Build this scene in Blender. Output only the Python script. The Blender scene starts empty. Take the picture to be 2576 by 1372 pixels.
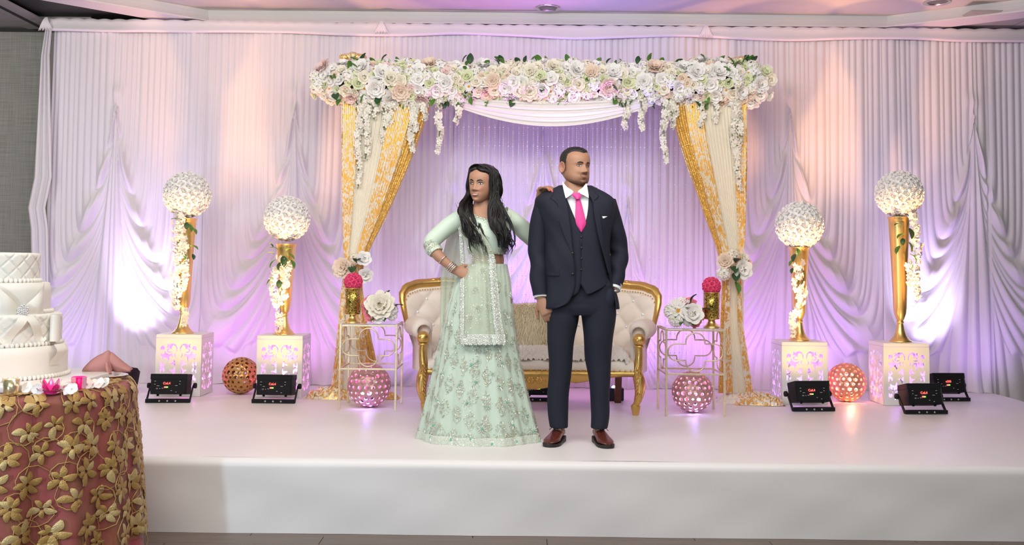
import bpy, bmesh, math, random
import numpy as np
from mathutils import Matrix, Vector
random.seed(7); rng = np.random.default_rng(7)
S = bpy.context.scene
C = S.collection
PI = math.pi
# ------------------------------------------------------------------ camera
F, PX, PY, CZ = 2500.0, 1288.0, 510.0, 1.48
pit, rol = math.atan(155/2500), math.radians(0.65)
_fw = np.array([0, math.cos(pit), math.sin(pit)]); _up = np.array([0, -math.sin(pit), math.cos(pit)]); _rt = np.array([1., 0, 0])
RT = _rt*math.cos(rol)+_up*math.sin(rol); UP = -_rt*math.sin(rol)+_up*math.cos(rol)
cam = bpy.data.cameras.new('camera'); cam_o = bpy.data.objects.new('camera', cam); C.objects.link(cam_o)
cam.sensor_width = 36; cam.lens = F/2576*36; cam.shift_y = -(686-PY)/2576; cam.clip_start = .05
cam_o.matrix_world = Matrix(((RT[0], UP[0], -_fw[0], 0), (RT[1], UP[1], -_fw[1], 0), (RT[2], UP[2], -_fw[2], CZ), (0, 0, 0, 1)))
S.camera = cam_o
def at(x, y, Y):
    d = RT*((x-PX)/F)-UP*((y-PY)/F)+_fw
    return np.array([0, 0, CZ])+d*(Y/d[1])
# ------------------------------------------------------------------ world, lights, exposure
S.view_settings.view_transform = 'Standard'; S.view_settings.look = 'None'
S.view_settings.gamma = 1; S.view_settings.exposure = 1.05
S.view_settings.use_curve_mapping = False
w = bpy.data.worlds.new('world'); S.world = w; w.use_nodes = True
w.node_tree.nodes['Background'].inputs[0].default_value = (.80, .78, .82, 1)
w.node_tree.nodes['Background'].inputs[1].default_value = 0.15
def area(name, loc, aim, sx, sy, e, col):
    l = bpy.data.lights.new(name, 'AREA'); l.shape = 'RECTANGLE'; l.size = sx; l.size_y = sy; l.energy = e; l.color = col
    o = bpy.data.objects.new(name, l); C.objects.link(o); o.location = loc
    o.rotation_euler = (Vector(aim)-Vector(loc)).to_track_quat('-Z', 'Y').to_euler(); return o
def spot(name, loc, aim, e, col, ang=70, blend=.6, r=.05):
    l = bpy.data.lights.new(name, 'SPOT'); l.energy = e; l.color = col; l.spot_size = math.radians(ang); l.spot_blend = blend; l.shadow_soft_size = r
    o = bpy.data.objects.new(name, l); C.objects.link(o); o.location = loc
    o.rotation_euler = (Vector(aim)-Vector(loc)).to_track_quat('-Z', 'Y').to_euler(); return o
def point(name, loc, e, col, r=.03):
    l = bpy.data.lights.new(name, 'POINT'); l.energy = e; l.color = col; l.shadow_soft_size = r
    o = bpy.data.objects.new(name, l); C.objects.link(o); o.location = loc; return o
area('hall_fill', (-.8, 1.2, 3.5), (0, 6.2, .9), 4.5, 2.2, 58, (.97, 1, .95))  # added soft fill behind the camera, standing in for the hall's lighting
area('stage_fill', (.1, 4.3, 3.60), (.1, 7.3, 1.7), 5.5, 1.0, 78, (1, .95, .89))  # added unseen overhead fill, aimed at the couple and the arch front
area('left_wall_fill', (-5.6, 5.6, 3.5), (-5.4, 9, 1.6), 1.6, 1.6, 45, (1, .95, .88))  # added fill to brighten the grey wall at far left, no fixture built
area('cool_left_fill', (-2.92, 1.55, 1.25), (-.3, 5.5, .3), .14, .14, 24, (.60, .82, 1))  # unseen cool light added for the table's shadow edge on the stage front
AMB = (1, .47, .17); WVI = (.62, .50, 1); LAV = (.52, .25, 1)
# beams of the par cans standing on the stage (the lamps are built further down)
spot('par_beam_white_left', (-3.33, 8.46, .70), (-3.24, 8.9, 1.30), 48, (.72, .64, 1), 62, 1, .06)
spot('par_beam_white_left_high', (-3.3, 8.36, .72), (-3.3, 8.9, 3.3), 26, (.66, .42, 1), 64, 1, .06)
spot('par_beam_white_right', (3.76, 8.46, .70), (3.66, 8.9, 1.25), 48, (.72, .64, 1), 62, 1, .06)
spot('par_beam_white_right_high', (3.66, 8.36, .72), (3.7, 8.9, 3.3), 26, (.66, .42, 1), 64, 1, .06)
spot('led_bar_pink', (.80, 8.10, .56), (.1, 7.9, 2.9), 150, (1, .22, .66), 46, 1, .04)
spot('led_bar_blue', (.75, 8.10, .56), (.70, 7.9, 2.9), 100, (.42, .36, 1), 46, 1, .04)
spot('par_beam_violet_centre', (.2, 8.30, .7), (.32, 8.95, 2.6), 50, (.30, .16, 1), 84, 1, .06)
for n, x, y, bx, bz, e in [('one', -2.60, 7.62, -2.66, 1.86, 80), ('two', -1.82, 7.68, -1.84, 1.66, 85), ('three', 2.30, 7.58, 2.34, 1.66, 85), ('four', 3.08, 7.50, 3.15, 1.93, 90)]:
    spot('par_beam_amber_'+n, (x, y, .66), (bx, 8.10, bz), e, AMB, 46, 1, .04)
    spot('par_halo_amber_'+n, (x, y, .66), (bx, 8.50, 3.7), 30, (1, .45, .20), 60, 1, .05)
    spot('par_spill_amber_'+n, (x, y, .66), (bx, 8.00, 1.3), 3.2, (1, .60, .14), 150, 1, .03)
for n, x, e, c in [('a', -1.85, 14, (.78, .24, 1)), ('b', 1.9, 14, (.66, .24, 1)), ('c', -.95, 13, LAV), ('d', 1.15, 13, LAV), ('e', -2.55, 11, (.70, .24, 1)), ('f', 2.75, 11, LAV), ('g', -3.85, 7, LAV), ('h', 4.1, 7, LAV)]:  # added colour washes along the lower drape, with no par cans of their own
    spot('drape_wash_'+n, (x, 8.3, .5), (x, 8.95, 1.4), e, c, 130, 1, .15)
# ------------------------------------------------------------------ mesh helpers
class G:
    def __init__(s): s.v = []; s.f = []; s.m = []; s.n = 0
    def add(s, vf, mi=0, M=None):
        v, f = vf; v = np.asarray(v, float).reshape(-1, 3)
        if M is not None:
            A = np.array(M); v = v@A[:3, :3].T+A[:3, 3]
        s.v.append(v); n = s.n; s.f += [tuple(i+n for i in q) for q in f]; s.m += [mi]*len(f); s.n += len(v); return s
    def data(s): return np.concatenate(s.v), s.f
def link(name, me, parent):
    o = bpy.data.objects.new(name, me); C.objects.link(o)
    if parent is not None: o.parent = parent
    return o
def mesh(name, g, mats, smooth=True, sub=None):
    if isinstance(g, G): v, f, m = np.concatenate(g.v), g.f, g.m
    else: v, f = g; m = None
    v = np.asarray(v, float)
    if sub is not None: v = v-np.asarray(sub)
    me = bpy.data.meshes.new(name); me.from_pydata(v.tolist(), [], f if isinstance(f, list) else [tuple(q) for q in np.asarray(f).tolist()])
    for q in (mats if isinstance(mats, (list, tuple)) else [mats]): me.materials.append(q)
    if m is not None and any(m): me.polygons.foreach_set('material_index', m)
    if smooth: me.polygons.foreach_set('use_smooth', [True]*len(me.polygons))
    me.update(); return me
def obj(name, g, mats, parent=None, smooth=True, world=False):
    sub = np.array(parent.location) if (world and parent is not None) else None
    return link(name, mesh(name, g, mats, smooth, sub), parent)
def tag(o, label=None, cat=None, group=None, kind=None):
    for k, val in (('label', label), ('category', cat), ('group', group), ('kind', kind)):
        if val: o[k] = val
    return o
def thing(name, label, cat, loc=(0, 0, 0), rz=0, group=None):
    o = bpy.data.objects.new(name, None); C.objects.link(o); o.location = loc; o.rotation_euler = (0, 0, rz); o.empty_display_size = .05
    return tag(o, label, cat, group)
def T(x=0, y=0, z=0, rx=0, ry=0, rz=0, s=1):
    M = Matrix.Translation((x, y, z))@Matrix.Rotation(rz, 4, 'Z')@Matrix.Rotation(ry, 4, 'Y')@Matrix.Rotation(rx, 4, 'X')
    return M@(Matrix.Diagonal((*s, 1)) if isinstance(s, (tuple, list)) else Matrix.Scale(s, 4))
_bc = {}
def box(x0, x1, y0, y1, z0, z1, bev=0):
    if not bev:
        v = [(x, y, z) for z in (z0, z1) for y in (y0, y1) for x in (x0, x1)]
        return v, [(0, 2, 3, 1), (4, 5, 7, 6), (0, 1, 5, 4), (2, 6, 7, 3), (0, 4, 6, 2), (1, 3, 7, 5)]
    b = bmesh.new(); bmesh.ops.create_cube(b, size=1)
    for q in b.verts: q.co = ((x0+x1)/2+q.co.x*(x1-x0), (y0+y1)/2+q.co.y*(y1-y0), (z0+z1)/2+q.co.z*(z1-z0))
    bmesh.ops.bevel(b, geom=b.edges[:], offset=bev, segments=2, affect='EDGES', profile=.5)
    b.verts.index_update(); r = [tuple(q.co) for q in b.verts], [tuple(q.index for q in p.verts) for p in b.faces]; b.free(); return r
def gridf(nu, nv, wu=False, wv=False):
    f = []
    for i in range(nu if wu else nu-1):
        a = i*nv; b = ((i+1) % nu)*nv
        for j in range(nv if wv else nv-1):
            k = (j+1) % nv; f.append((a+j, b+j, b+k, a+k))
    return f
def grid(P, wu=False, wv=False):
    P = np.asarray(P, float); return P.reshape(-1, 3), gridf(P.shape[0], P.shape[1], wu, wv)
def loft(rings, caps=True):
    P = np.asarray(rings, float); n, k = P.shape[:2]; f = gridf(n, k, False, True); v = P.reshape(-1, 3)
    if caps:
        v = np.vstack([v, P[0].mean(0), P[-1].mean(0)]); a = n*k
        f += [(a, (j+1) % k, j) for j in range(k)]+[(a+1, (n-1)*k+j, (n-1)*k+(j+1) % k) for j in range(k)]
    return v, f
def tube(path, r, n=8, closed=False, caps=True, flat=1, up=None):
    P = np.asarray(path, float); m = len(P); r = np.broadcast_to(np.asarray(r, float), (m,))
    if closed: t = np.roll(P, -1, 0)-np.roll(P, 1, 0)
    else: t = np.gradient(P, axis=0)
    t /= np.maximum(np.linalg.norm(t, axis=1, keepdims=True), 1e-9)
    u = np.array(up if up is not None else ((0, 0, 1) if abs(t[0][2]) < .9 else (0, 1, 0)), float)
    rings = []
    a = np.arange(n)/n*2*PI
    for i in range(m):
        u = u-t[i]*(u@t[i]); u /= max(np.linalg.norm(u), 1e-9); b = np.cross(t[i], u)
        rings.append(P[i]+r[i]*(np.cos(a)[:, None]*u+flat*np.sin(a)[:, None]*b))
    if closed:
        R = np.array(rings); return R.reshape(-1, 3), gridf(m, n, True, True)
    return loft(rings, caps)
def lathe(prof, n=24, a0=0, a1=2*PI):
    full = abs(a1-a0-2*PI) < 1e-6; k = n if full else n+1
    a = a0+np.arange(k)/n*(a1-a0)
    P = np.array([[(r*math.cos(q), r*math.sin(q), z) for q in a] for r, z in prof])
    return grid(P, False, full)
def ball(r=1, nu=8, nv=12, c=(0, 0, 0), s=(1, 1, 1)):
    pr = [(max(math.sin(PI*i/nu), 1e-4), -math.cos(PI*i/nu)) for i in range(nu+1)]
    v, f = lathe(pr, nv); return np.array(v)*r*np.array(s)+np.array(c), f
def spline(pts, n):
    """Catmull-Rom through points (m,k) -> n samples"""
    P = np.asarray(pts, float); m = len(P)
    Q = np.vstack([2*P[0]-P[1], P, 2*P[-1]-P[-2]])
    t = np.linspace(0, m-1, n); i = np.minimum(t.astype(int), m-2); u = (t-i)[:, None]
    a, b, c, d = Q[i], Q[i+1], Q[i+2], Q[i+3]
    return .5*((2*b)+(-a+c)*u+(2*a-5*b+4*c-d)*u**2+(-a+3*b-3*c+d)*u**3)
def interp(x, xs, ys):
    """smooth interpolation of table xs (ascending) -> ys"""
    if np.ndim(x) == 0:
        n = len(xs); x = min(max(float(x), xs[0]), xs[-1]); i = 0
        while i < n-2 and x >= xs[i+1]: i += 1
        def sl(k):
            if k == 0: return (ys[1]-ys[0])/(xs[1]-xs[0])
            if k == n-1: return (ys[-1]-ys[-2])/(xs[-1]-xs[-2])
            hs, hd = xs[k]-xs[k-1], xs[k+1]-xs[k]; return (hs*hs*ys[k+1]+(hd*hd-hs*hs)*ys[k]-hd*hd*ys[k-1])/(hs*hd*(hd+hs))
        h = xs[i+1]-xs[i]; t = (x-xs[i])/h; a, b = sl(i), sl(i+1)
        return (2*t**3-3*t**2+1)*ys[i]+(t**3-2*t**2+t)*h*a+(-2*t**3+3*t**2)*ys[i+1]+(t**3-t**2)*h*b
    xs = np.asarray(xs, float); ys = np.asarray(ys, float)
    d = np.gradient(ys, xs); x = np.clip(x, xs[0], xs[-1]); i = np.clip(np.searchsorted(xs, x, side='right')-1, 0, len(xs)-2)
    h = xs[i+1]-xs[i]; t = (x-xs[i])/h
    return (2*t**3-3*t**2+1)*ys[i]+(t**3-2*t**2+t)*h*d[i]+(-2*t**3+3*t**2)*ys[i+1]+(t**3-t**2)*h*d[i+1]
# ------------------------------------------------------------------ materials
def lin(c):
    return tuple(((x/255)/12.92 if x/255 <= .04045 else ((x/255+.055)/1.055)**2.4) for x in c)
def node(nt, t, **kw):
    n = nt.nodes.new(t)
    for k, v in kw.items():
        if k.startswith('i_'): n.inputs[k[2:].replace('_', ' ')].default_value = v
        else: setattr(n, k, v)
    return n
def mat(name, col, rough=.6, metal=0, var=.06, scale=30, bump=0, bscale=None, emit=None, es=0, trans=0, alpha=1, sheen=0, sss=0, coat=0, stretch=None, ior=1.45):
    m = bpy.data.materials.new(name); m.use_nodes = True; nt = m.node_tree; b = nt.nodes['Principled BSDF']
    col = tuple(col)
    b.inputs['Roughness'].default_value = rough; b.inputs['Metallic'].default_value = metal; b.inputs['IOR'].default_value = ior
    tc = node(nt, 'ShaderNodeTexCoord'); mp = node(nt, 'ShaderNodeMapping')
    nt.links.new(tc.outputs['Object'], mp.inputs[0])
    if stretch: mp.inputs['Scale'].default_value = stretch
    nz = node(nt, 'ShaderNodeTexNoise', i_Scale=scale, i_Detail=3.0); nt.links.new(mp.outputs[0], nz.inputs['Vector'])
    rp = node(nt, 'ShaderNodeMix', data_type='RGBA')
    rp.inputs['A'].default_value = (*[max(0, c*(1-var)) for c in col], 1); rp.inputs['B'].default_value = (*[min(1, c*(1+var)) for c in col], 1)
    nt.links.new(nz.outputs['Fac'], rp.inputs['Factor']); nt.links.new(rp.outputs['Result'], b.inputs['Base Color'])
    if bump:
        n2 = node(nt, 'ShaderNodeTexNoise', i_Scale=bscale or scale, i_Detail=4.0); nt.links.new(mp.outputs[0], n2.inputs['Vector'])
        bp = node(nt, 'ShaderNodeBump', i_Strength=bump, i_Distance=.01); nt.links.new(n2.outputs['Fac'], bp.inputs['Height']); nt.links.new(bp.outputs[0], b.inputs['Normal'])
    if emit: b.inputs['Emission Color'].default_value = (*emit, 1); b.inputs['Emission Strength'].default_value = es
    if trans: b.inputs['Transmission Weight'].default_value = trans
    if alpha < 1: b.inputs['Alpha'].default_value = alpha
    if sheen: b.inputs['Sheen Weight'].default_value = sheen
    if sss: b.inputs['Subsurface Weight'].default_value = sss; b.inputs['Subsurface Radius'].default_value = (.01, .005, .003)
    if coat: b.inputs['Coat Weight'].default_value = coat
    return m
MWHITE = mat('white_cloth', (.80, .78, .80), .75, var=.02, scale=4, bump=.08, bscale=900)
MDRAPE = mat('drape_satin', (.70, .665, .71), .5, var=.02, scale=2, sheen=.2)
MVAL = mat('valance_cloth', (.80, .74, .78), .6, var=.02, scale=3)
MGOLD = mat('gold_paint', (.72, .45, .14), .32, .85, .18, 25, .12, 40)
MGOLD2 = mat('polished_gold', (1, .70, .26), .33, .92, .10, 12, .05, 18)
MANT = mat('champagne_gold', (.80, .68, .46), .38, .7, .22, 60, .2, 90)
MBLACK = mat('black_plastic', (.010, .010, .012), .55, 0, .2, 60, .15, 400, ior=1.3)
MLEAF = mat('leaf_green', (.09, .22, .035), .5, 0, .35, 20)
MLEAFD = mat('leaf_dark', (.03, .085, .03), .5, 0, .35, 20)
MBOX = mat('white_laminate', (.82, .80, .78), .4, 0, .02, 6)
MIVORY = mat('ivory_leatherette', (.86, .77, .68), .5, 0, .05, 14, .08, 120)
MGLASS = mat('clear_glass', (.95, .97, .97), .03, 0, 0, 5, trans=1)
# ------------------------------------------------------------------ setting
def struct(name, g, m, smooth=False, parent=None):
    o = obj(name, g, m, parent, smooth)
    if parent is None: o['kind'] = 'structure'
    return o
# wooden floor: planks
m = mat('dark_floor_wood', (.15, .11, .09), .38, 0, .35, 6, .1, 60, stretch=(.6, 8, 8))
fl = struct('floor', G().add(box(-8, 8, -3, 9.4, -.12, -.012)), m)
me = mesh('plank', box(0, 1.2, 0, .148, -.012, 0, .0012), m, False)
for r in range(6):
    for c in range(6):
        o = link('plank', me, fl); o.location = (-3.0+c*1.203-(r % 3)*.4, 4.72+r*.15, 0)
m = mat('dark_floor_wood_far', (.15, .11, .09), .38, 0, .35, 6, .1, 60, stretch=(.6, 8, 8))
fs = obj('plank_field', G().add(box(-8, 8, -3, 4.715, -.012, -.0005)), m, fl, False)
# back wall of woven grey movable panels
MW = bpy.data.materials.new('woven_grey_panel'); MW.use_nodes = True; nt = MW.node_tree; b = nt.nodes['Principled BSDF']
tc = node(nt, 'ShaderNodeTexCoord'); fac = []
for sc in ((1, 1, 55), (55, 1, 1)):
    mp = node(nt, 'ShaderNodeMapping'); mp.inputs['Scale'].default_value = sc; nt.links.new(tc.outputs['Object'], mp.inputs[0])
    nz = node(nt, 'ShaderNodeTexNoise', i_Scale=3.0, i_Detail=5.0); nt.links.new(mp.outputs[0], nz.inputs['Vector']); fac.append(nz)
mx = node(nt, 'ShaderNodeMath', operation='ADD'); nt.links.new(fac[0].outputs['Fac'], mx.inputs[0]); nt.links.new(fac[1].outputs['Fac'], mx.inputs[1])
rp = node(nt, 'ShaderNodeValToRGB'); rp.color_ramp.elements[0].position = .35; rp.color_ramp.elements[1].position = .7
rp.color_ramp.elements[0].color = (.20, .20, .185, 1); rp.color_ramp.elements[1].color = (.36, .36, .33, 1)
m2 = node(nt, 'ShaderNodeMath', operation='MULTIPLY'); m2.inputs[1].default_value = .5; nt.links.new(mx.outputs[0], m2.inputs[0])
nt.links.new(m2.outputs[0], rp.inputs[0]); nt.links.new(rp.outputs[0], b.inputs['Base Color']); b.inputs['Roughness'].default_value = .8
MSEAM = mat('black_seam', (.02, .02, .02), .6)
wb = struct('wall_back', G().add(box(-8, 8, 9.36, 9.5, -.1, 3.72)), MSEAM)
xs = [-8, -6.75, -5.52, -4.435, -3.3, -2.1, -.9, .3, 1.5, 2.7, 3.9, 5.1, 6.3, 8]
for a, c in zip(xs[:-1], xs[1:]): obj('wall_panel', G().add(box(a+.012, c-.012, 9.3, 9.36, 0, 3.625, .004)), MW, wb, False)
wl = struct('wall_left', G().add(box(-8.15, -8, -3, 9.5, -.1, 3.9)), mat('grey_wall', (.3, .3, .29), .8))
wr = struct('wall_right', G().add(box(8, 8.15, -3, 9.5, -.1, 3.9)), mat('grey_wall_far', (.3, .3, .29), .8))
# ceiling: flat tiles outside, raised tray with cove moulding in the middle
MC = mat('ceiling_paint', (.62, .60, .58), .85, 0, .03, 8, .05, 200)
MT = mat('ceiling_tile', (.40, .39, .37), .9, 0, .06, 30, .2, 300)
MM = mat('moulding_paint', (.72, .70, .70), .7, 0, .02, 6)
def ring_band(A, B, zA, zB):
    n = len(A); v = [(*p, zA) for p in A]+[(*p, zB) for p in B]
    return v, [(i, i+1, n+i+1, n+i) for i in range(n-1)]
inner = [(-3.95, -3), (-3.95, 7.95), (-2.77, 8.93), (3.36, 8.86), (4.6, 8.05), (4.6, -3)]
def off(P, d):
    cx = .3; return [(cx+(x-cx)*(1+d/4), -3 if y < 0 else y+d*(.4 if y < 8.5 else 1)) for x, y in P]
ce = struct('ceiling', G().add(([(-8, -3, 3.77), (8, -3, 3.77), (8, 9.5, 3.77), (-8, 9.5, 3.77)], [(0, 1, 2, 3)])), MC)
prof = [(.0, 3.655), (.0, 3.672), (.02, 3.685), (.05, 3.70), (.09, 3.725), (.125, 3.76), (.14, 3.79), (.14, 3.80), (.165, 3.805), (.165, 3.86)]
prof = [(a*.22, 3.655+(z_-3.655)*.561) for a, z_ in prof]
g = G()
for (a, za), (c, zc) in zip(prof[:-1], prof[1:]): g.add(ring_band(off(inner, a), off(inner, c), za, zc))
struct('trim_1', g, MM)
g = G().add(ring_band(off(inner, 0), off(inner, .24), 3.655, 3.655)); g.add(ring_band(off(inner, .24), off(inner, .24), 3.655, 3.68))
struct('trim_2', g, MM)
tl = struct('ceiling_border', G().add(ring_band(off(inner, .24), [(-8, -3), (-8, 9.5), (-2.7, 9.5), (3.5, 9.5), (8, 9.5), (8, -3)], 3.69, 3.69)), MSEAM); tl.name = 'ceiling'
me = mesh('ceiling_tile', box(0, .59, 0, .59, 3.672, 3.69, .003), MT, False)
for i in range(7):
    for j in range(6):
        x, y = -8.05+i*.6, 5.95+j*.6
        if x > -4.6 and y < 8.4: continue
        if x > -5 and y < 7.2 and x > -4.9: continue
        o = link('ceiling_tile', me, tl); o.location = (x, y, 0)
for i in range(5):
    for j in range(3):
        x, y = 3.9+i*.6, 7.75+j*.6
        if x < 4.6 and y < 8.3: continue
        o = link('ceiling_tile', me, tl); o.location = (x, y, 0)
# folding-wall track on the ceiling at left
tr = thing('partition_track', 'dark metal partition track in the ceiling beside the drape at far left', 'ceiling track', (-4.44, 8.3, 3.66))
g = G().add(box(-.16, -.03, -2.5, .98, -.012, 0)); g.add(box(.03, .16, -2.5, .98, -.012, 0)); obj('track_flange', g, mat('track_paint', (.34, .33, .31), .6), tr, False)
obj('track_slot', G().add(box(-.03, .03, -2.5, .98, -.006, .0)), MSEAM, tr, False)
obj('track_trolley', G().add(box(-.07, .02, -.02, .1, -.03, -.004, .004)), MBLACK, tr, False)
# recessed downlights
MCH = mat('chrome_ring', (.62, .6, .6), .25, .9)
for (x, y, lab) in ((.3, 8.74, 'round recessed chrome downlight in the ceiling above the flower beam'), (3.63, 8.40, 'round recessed chrome downlight at the top right of the ceiling')):
    d = thing('recessed_downlight', lab, 'downlight', (x, y, 3.769), 0, 'recessed ceiling downlights')
    obj('trim_ring', lathe([(.115, 0), (.115, -.008), (.10, -.012), (.085, -.006), (.083, .0)], 32), MCH, d)
    obj('reflector', lathe([(.083, 0), (.078, -.003), (.05, -.004), (.002, -.0045)], 24), mat('dark_reflector', (.16, .13, .15), .25, .8), d)
# ------------------------------------------------------------------ stage
st = thing('stage_platform', 'low white cloth-covered stage platform under the couple', 'stage', (0, 5.5, 0))
X0, X1 = -4.35, 4.22
MST = mat('stage_vinyl', (.80, .77, .765), .42, 0, .03, 2.5, .12, 5)
nx, ny = 140, 60
xx = np.linspace(X0, X1, nx); yy = np.linspace(5.56, 9.25, ny)
A, B = np.meshgrid(xx, yy, indexing='ij')
z = .4+.0015*np.sin(B*9+.7*np.sin(A*2.1))+.001*np.sin(A*6+B*3)
z -= .003*np.exp(-((B-6.75)/.012)**2)
obj('stage_top', grid(np.stack([A, B, z], -1)), MST, st, True, True)
ph = np.linspace(0, PI/2, 9); prof = [(5.56-.045*math.sin(p), .355+.045*math.cos(p)) for p in ph]+[(5.515, q) for q in np.linspace(.34, .001, 26)]
P = np.array([[(x, y+.0035*math.sin(x*5+3*zz*4)*min(1, (.4-zz)*6)+.0012*math.sin(x*13-zz*20)*min(1, (.4-zz)*4), zz) for y, zz in prof] for x in np.linspace(X0, X1, 200)])
obj('stage_skirt', grid(P), MST, st, True, True)
obj('stage_body', G().add(box(X0+.01, X1-.01, 5.56, 9.2, 0, .385)), MBOX, st, False, True)
P = np.array([[(X1+.006*math.sin(y*60), y, zz) for zz in (.4, .2, .01)] for y in np.linspace(5.52, 9.25, 260)])
obj('stage_side_skirt', grid(P), MWHITE, st, True, True)
# ------------------------------------------------------------------ pleated backdrop
YD = 8.86
gat = [at(x, y, YD)[[0, 2]] for x, y in [(-110, 250), (297, 235), (745, 235), (1140, 462), (1368, 296), (1578, 470), (1985, 245), (2445, 258), (2890, 250)]]
GX = np.array([g[0] for g in gat]); GZ = np.array([g[1] for g in gat])
fold_w = rng.uniform(.62, 1.5, 4000)
def fold_profile(ph):
    """irregular folds: ph counted in folds"""
    cum = np.concatenate([[0], np.cumsum(fold_w)]); cum -= cum[0]
    i = np.searchsorted(cum, ph, side='right')-1; i = np.clip(i, 0, len(fold_w)-1)
    u = (ph-cum[i])/fold_w[i]
    return np.sin(np.clip(u, 0, 1)*PI)**1.0*fold_w[i]**.7, i
def drape_field(X, Z):
    k = np.clip(np.searchsorted(GX, X), 1, len(GX)-1)
    left = np.abs(X-GX[k-1]) <= np.abs(X-GX[k]); gi = np.where(left, k-1, k)
    W = (GX[k]-GX[k-1])/2; r = np.maximum(np.abs(X-GX[gi]), .004); h = GZ[gi]-Z
    def Fn(X0):
        t = r/X0
        return 2.45*X0**.60*(1.12*t**.30-.10*t**3-.010/(1.0004-t))
    lo = r*1.0005; hi = np.full_like(r, 9.0)
    for _ in range(36):
        mid = .5*(lo+hi); m = Fn(mid) < h; lo = np.where(m, mid, lo); hi = np.where(m, hi, mid)
    return .5*(lo+hi), gi, r, W, h
def make_drape(name, label, x0, x1, nx, nz, zt, zb, group):
    xs = np.linspace(x0, x1, nx); zs = np.concatenate([np.linspace(zt, zb+.06, nz-6), np.linspace(zb+.05, zb, 6)])
    X, Z = np.meshgrid(xs, zs, indexing='ij')
    X0, gi, r, W, h = drape_field(X, Z)
    side = np.sign(X-GX[gi]); base = gi*3.1+(side > 0)*1.7
    xw = np.where(X0 < W, X0, W*(1+.6*np.log(np.maximum(X0, W)/W)))+base
    loops = np.clip((X0/r-1.02)/.2, 0, 1)*np.clip(h/.1, 0, 1)
    prof = 0
    for per, wgt, am, cf in ((.052, (1-.8*loops)*(X0 < 1.3*W), .016, .26), (.115, loops, .05, .38)):
        ph = xw/per; pr, _ = fold_profile(ph); gx, gz = np.gradient(ph, xs, zs); fr = np.sqrt(gx**2+gz**2)
        prof = prof+pr*wgt*np.clip(cf/np.maximum(fr, 1e-3), .001, am)
    hem = np.interp(r/W, [0, .03, .07, .13, .2, .28, .36, .6, 1], [.12, .5, .95, 1.45, 1.85, 2.10, 2.22, 2.30, 2.22])+.015*np.sin(r*30)
    tail = 1/(1+np.exp(-np.clip((h-hem)/.008, -50, 50)))
    # the tail under each gather fans out to the floor
    ph2 = np.arctan2(r, h+.35)*26+base*5; p2, _ = fold_profile(ph2)
    fan = np.exp(-(r/(.08+.10*np.clip(h, 0, 3)))**2)
    d1 = prof
    d2 = p2*np.clip((h+.2)*.014, .002, .032)*(.25+.75*fan)+.02*fan-.02*(1-fan)
    dep = d1*(1-tail)+d2*tail
    dep += .010*np.sin(X*7.3+Z*1.1)+.004*np.sin(X*17+Z*2)
    dep += .025*np.exp(-(r/.05)**2-((Z-GZ[gi])/.07)**2)
    dep += .05*np.exp(-(Z-zb)/.10)*(.6+.4*np.sin(X*31+np.sin(X*7)*2))
    dep *= np.clip(np.minimum(X-x0, x1-X)/.02, .3, 1)
    Zo = Z+.003*np.abs(np.sin(X*23))*np.exp(-(Z-zb)/.05)
    return tag(obj(name, grid(np.stack([X, YD-dep, Zo], -1)), MDRAPE), label, 'drape', group)
Z0 = .399
ZT = 3.56
gd = 'white pleated backdrop drapes'
xa, xb, xc, xd = at(128, 300, YD)[0], at(958, 300, YD)[0], at(1772, 300, YD)[0], 5.3
make_drape('backdrop_drape', 'white swagged backdrop drape behind the flower balls left of the arch', xa, xb, 620, 300, ZT, Z0, gd)
make_drape('backdrop_drape', 'white swagged backdrop drape behind the loveseat and bead curtain, lit violet', xb, xc, 600, 300, ZT, Z0, gd)
make_drape('backdrop_drape', 'white swagged backdrop drape behind the flower balls right of the arch', xc, 4.25, 560, 300, ZT, Z0, gd)
make_drape('backdrop_drape', 'narrow end of white drape hanging past the stage at far right', 4.25, xd, 160, 200, ZT, .01, gd)
# side return at the far left edge
zz = np.linspace(3.6, Z0, 120); uu = np.linspace(0, 1, 40)
xe = np.interp(-zz, [-3.6, -3.3, -2.2, -1.93, -1.75, -1.2, -.4], [-4.2, -4.235, -4.255, -4.30, -4.27, -4.24, -4.2])
P = np.array([[(xe[i]+u*(.06+.11*min(1, (3.6-z)/1.4)), YD-.02-.035*abs(math.sin(u*8+z*.3))-.03*u, z) for u in uu] for i, z in enumerate(zz)])
tag(obj('backdrop_side_drape', grid(P), MDRAPE), 'narrow white drape edge hanging in front of the grey wall at far left', 'drape')
# flat valance band along the top
def valance(xa_, xb_, label):
    n = int((xb_-xa_)*70); xs = np.linspace(xa_, xb_, n); P = []
    for x in xs:
        top = 3.625+.010*abs(math.sin(x*21+math.sin(x*5)))+.012*abs(x)/4
        low = 3.53-.012*abs(math.sin(x*1.9+.4))**3-.01*math.sin(x*3.1)+.008*abs(x)/4
        y0 = YD-.055-.006*math.sin(x*9)
        P.append([(x, y0+.02, top), (x, y0, top-.015), (x, y0-.004, top-.035), (x, y0-.002, low+.02), (x, y0-.018, low+.008), (x, y0-.012, low-.004), (x, y0+.02, low-.006)])
    return tag(obj('top_valance', grid(np.array(P)), MVAL), label, 'valance', 'flat valances along the drape top')
valance(-4.2, xb, 'flat white valance strip along the ceiling, left stretch')
valance(xb, xc, 'flat white valance strip along the ceiling above the flower beam')
valance(xc, 5.3, 'flat white valance strip along the ceiling, right stretch')
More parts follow.
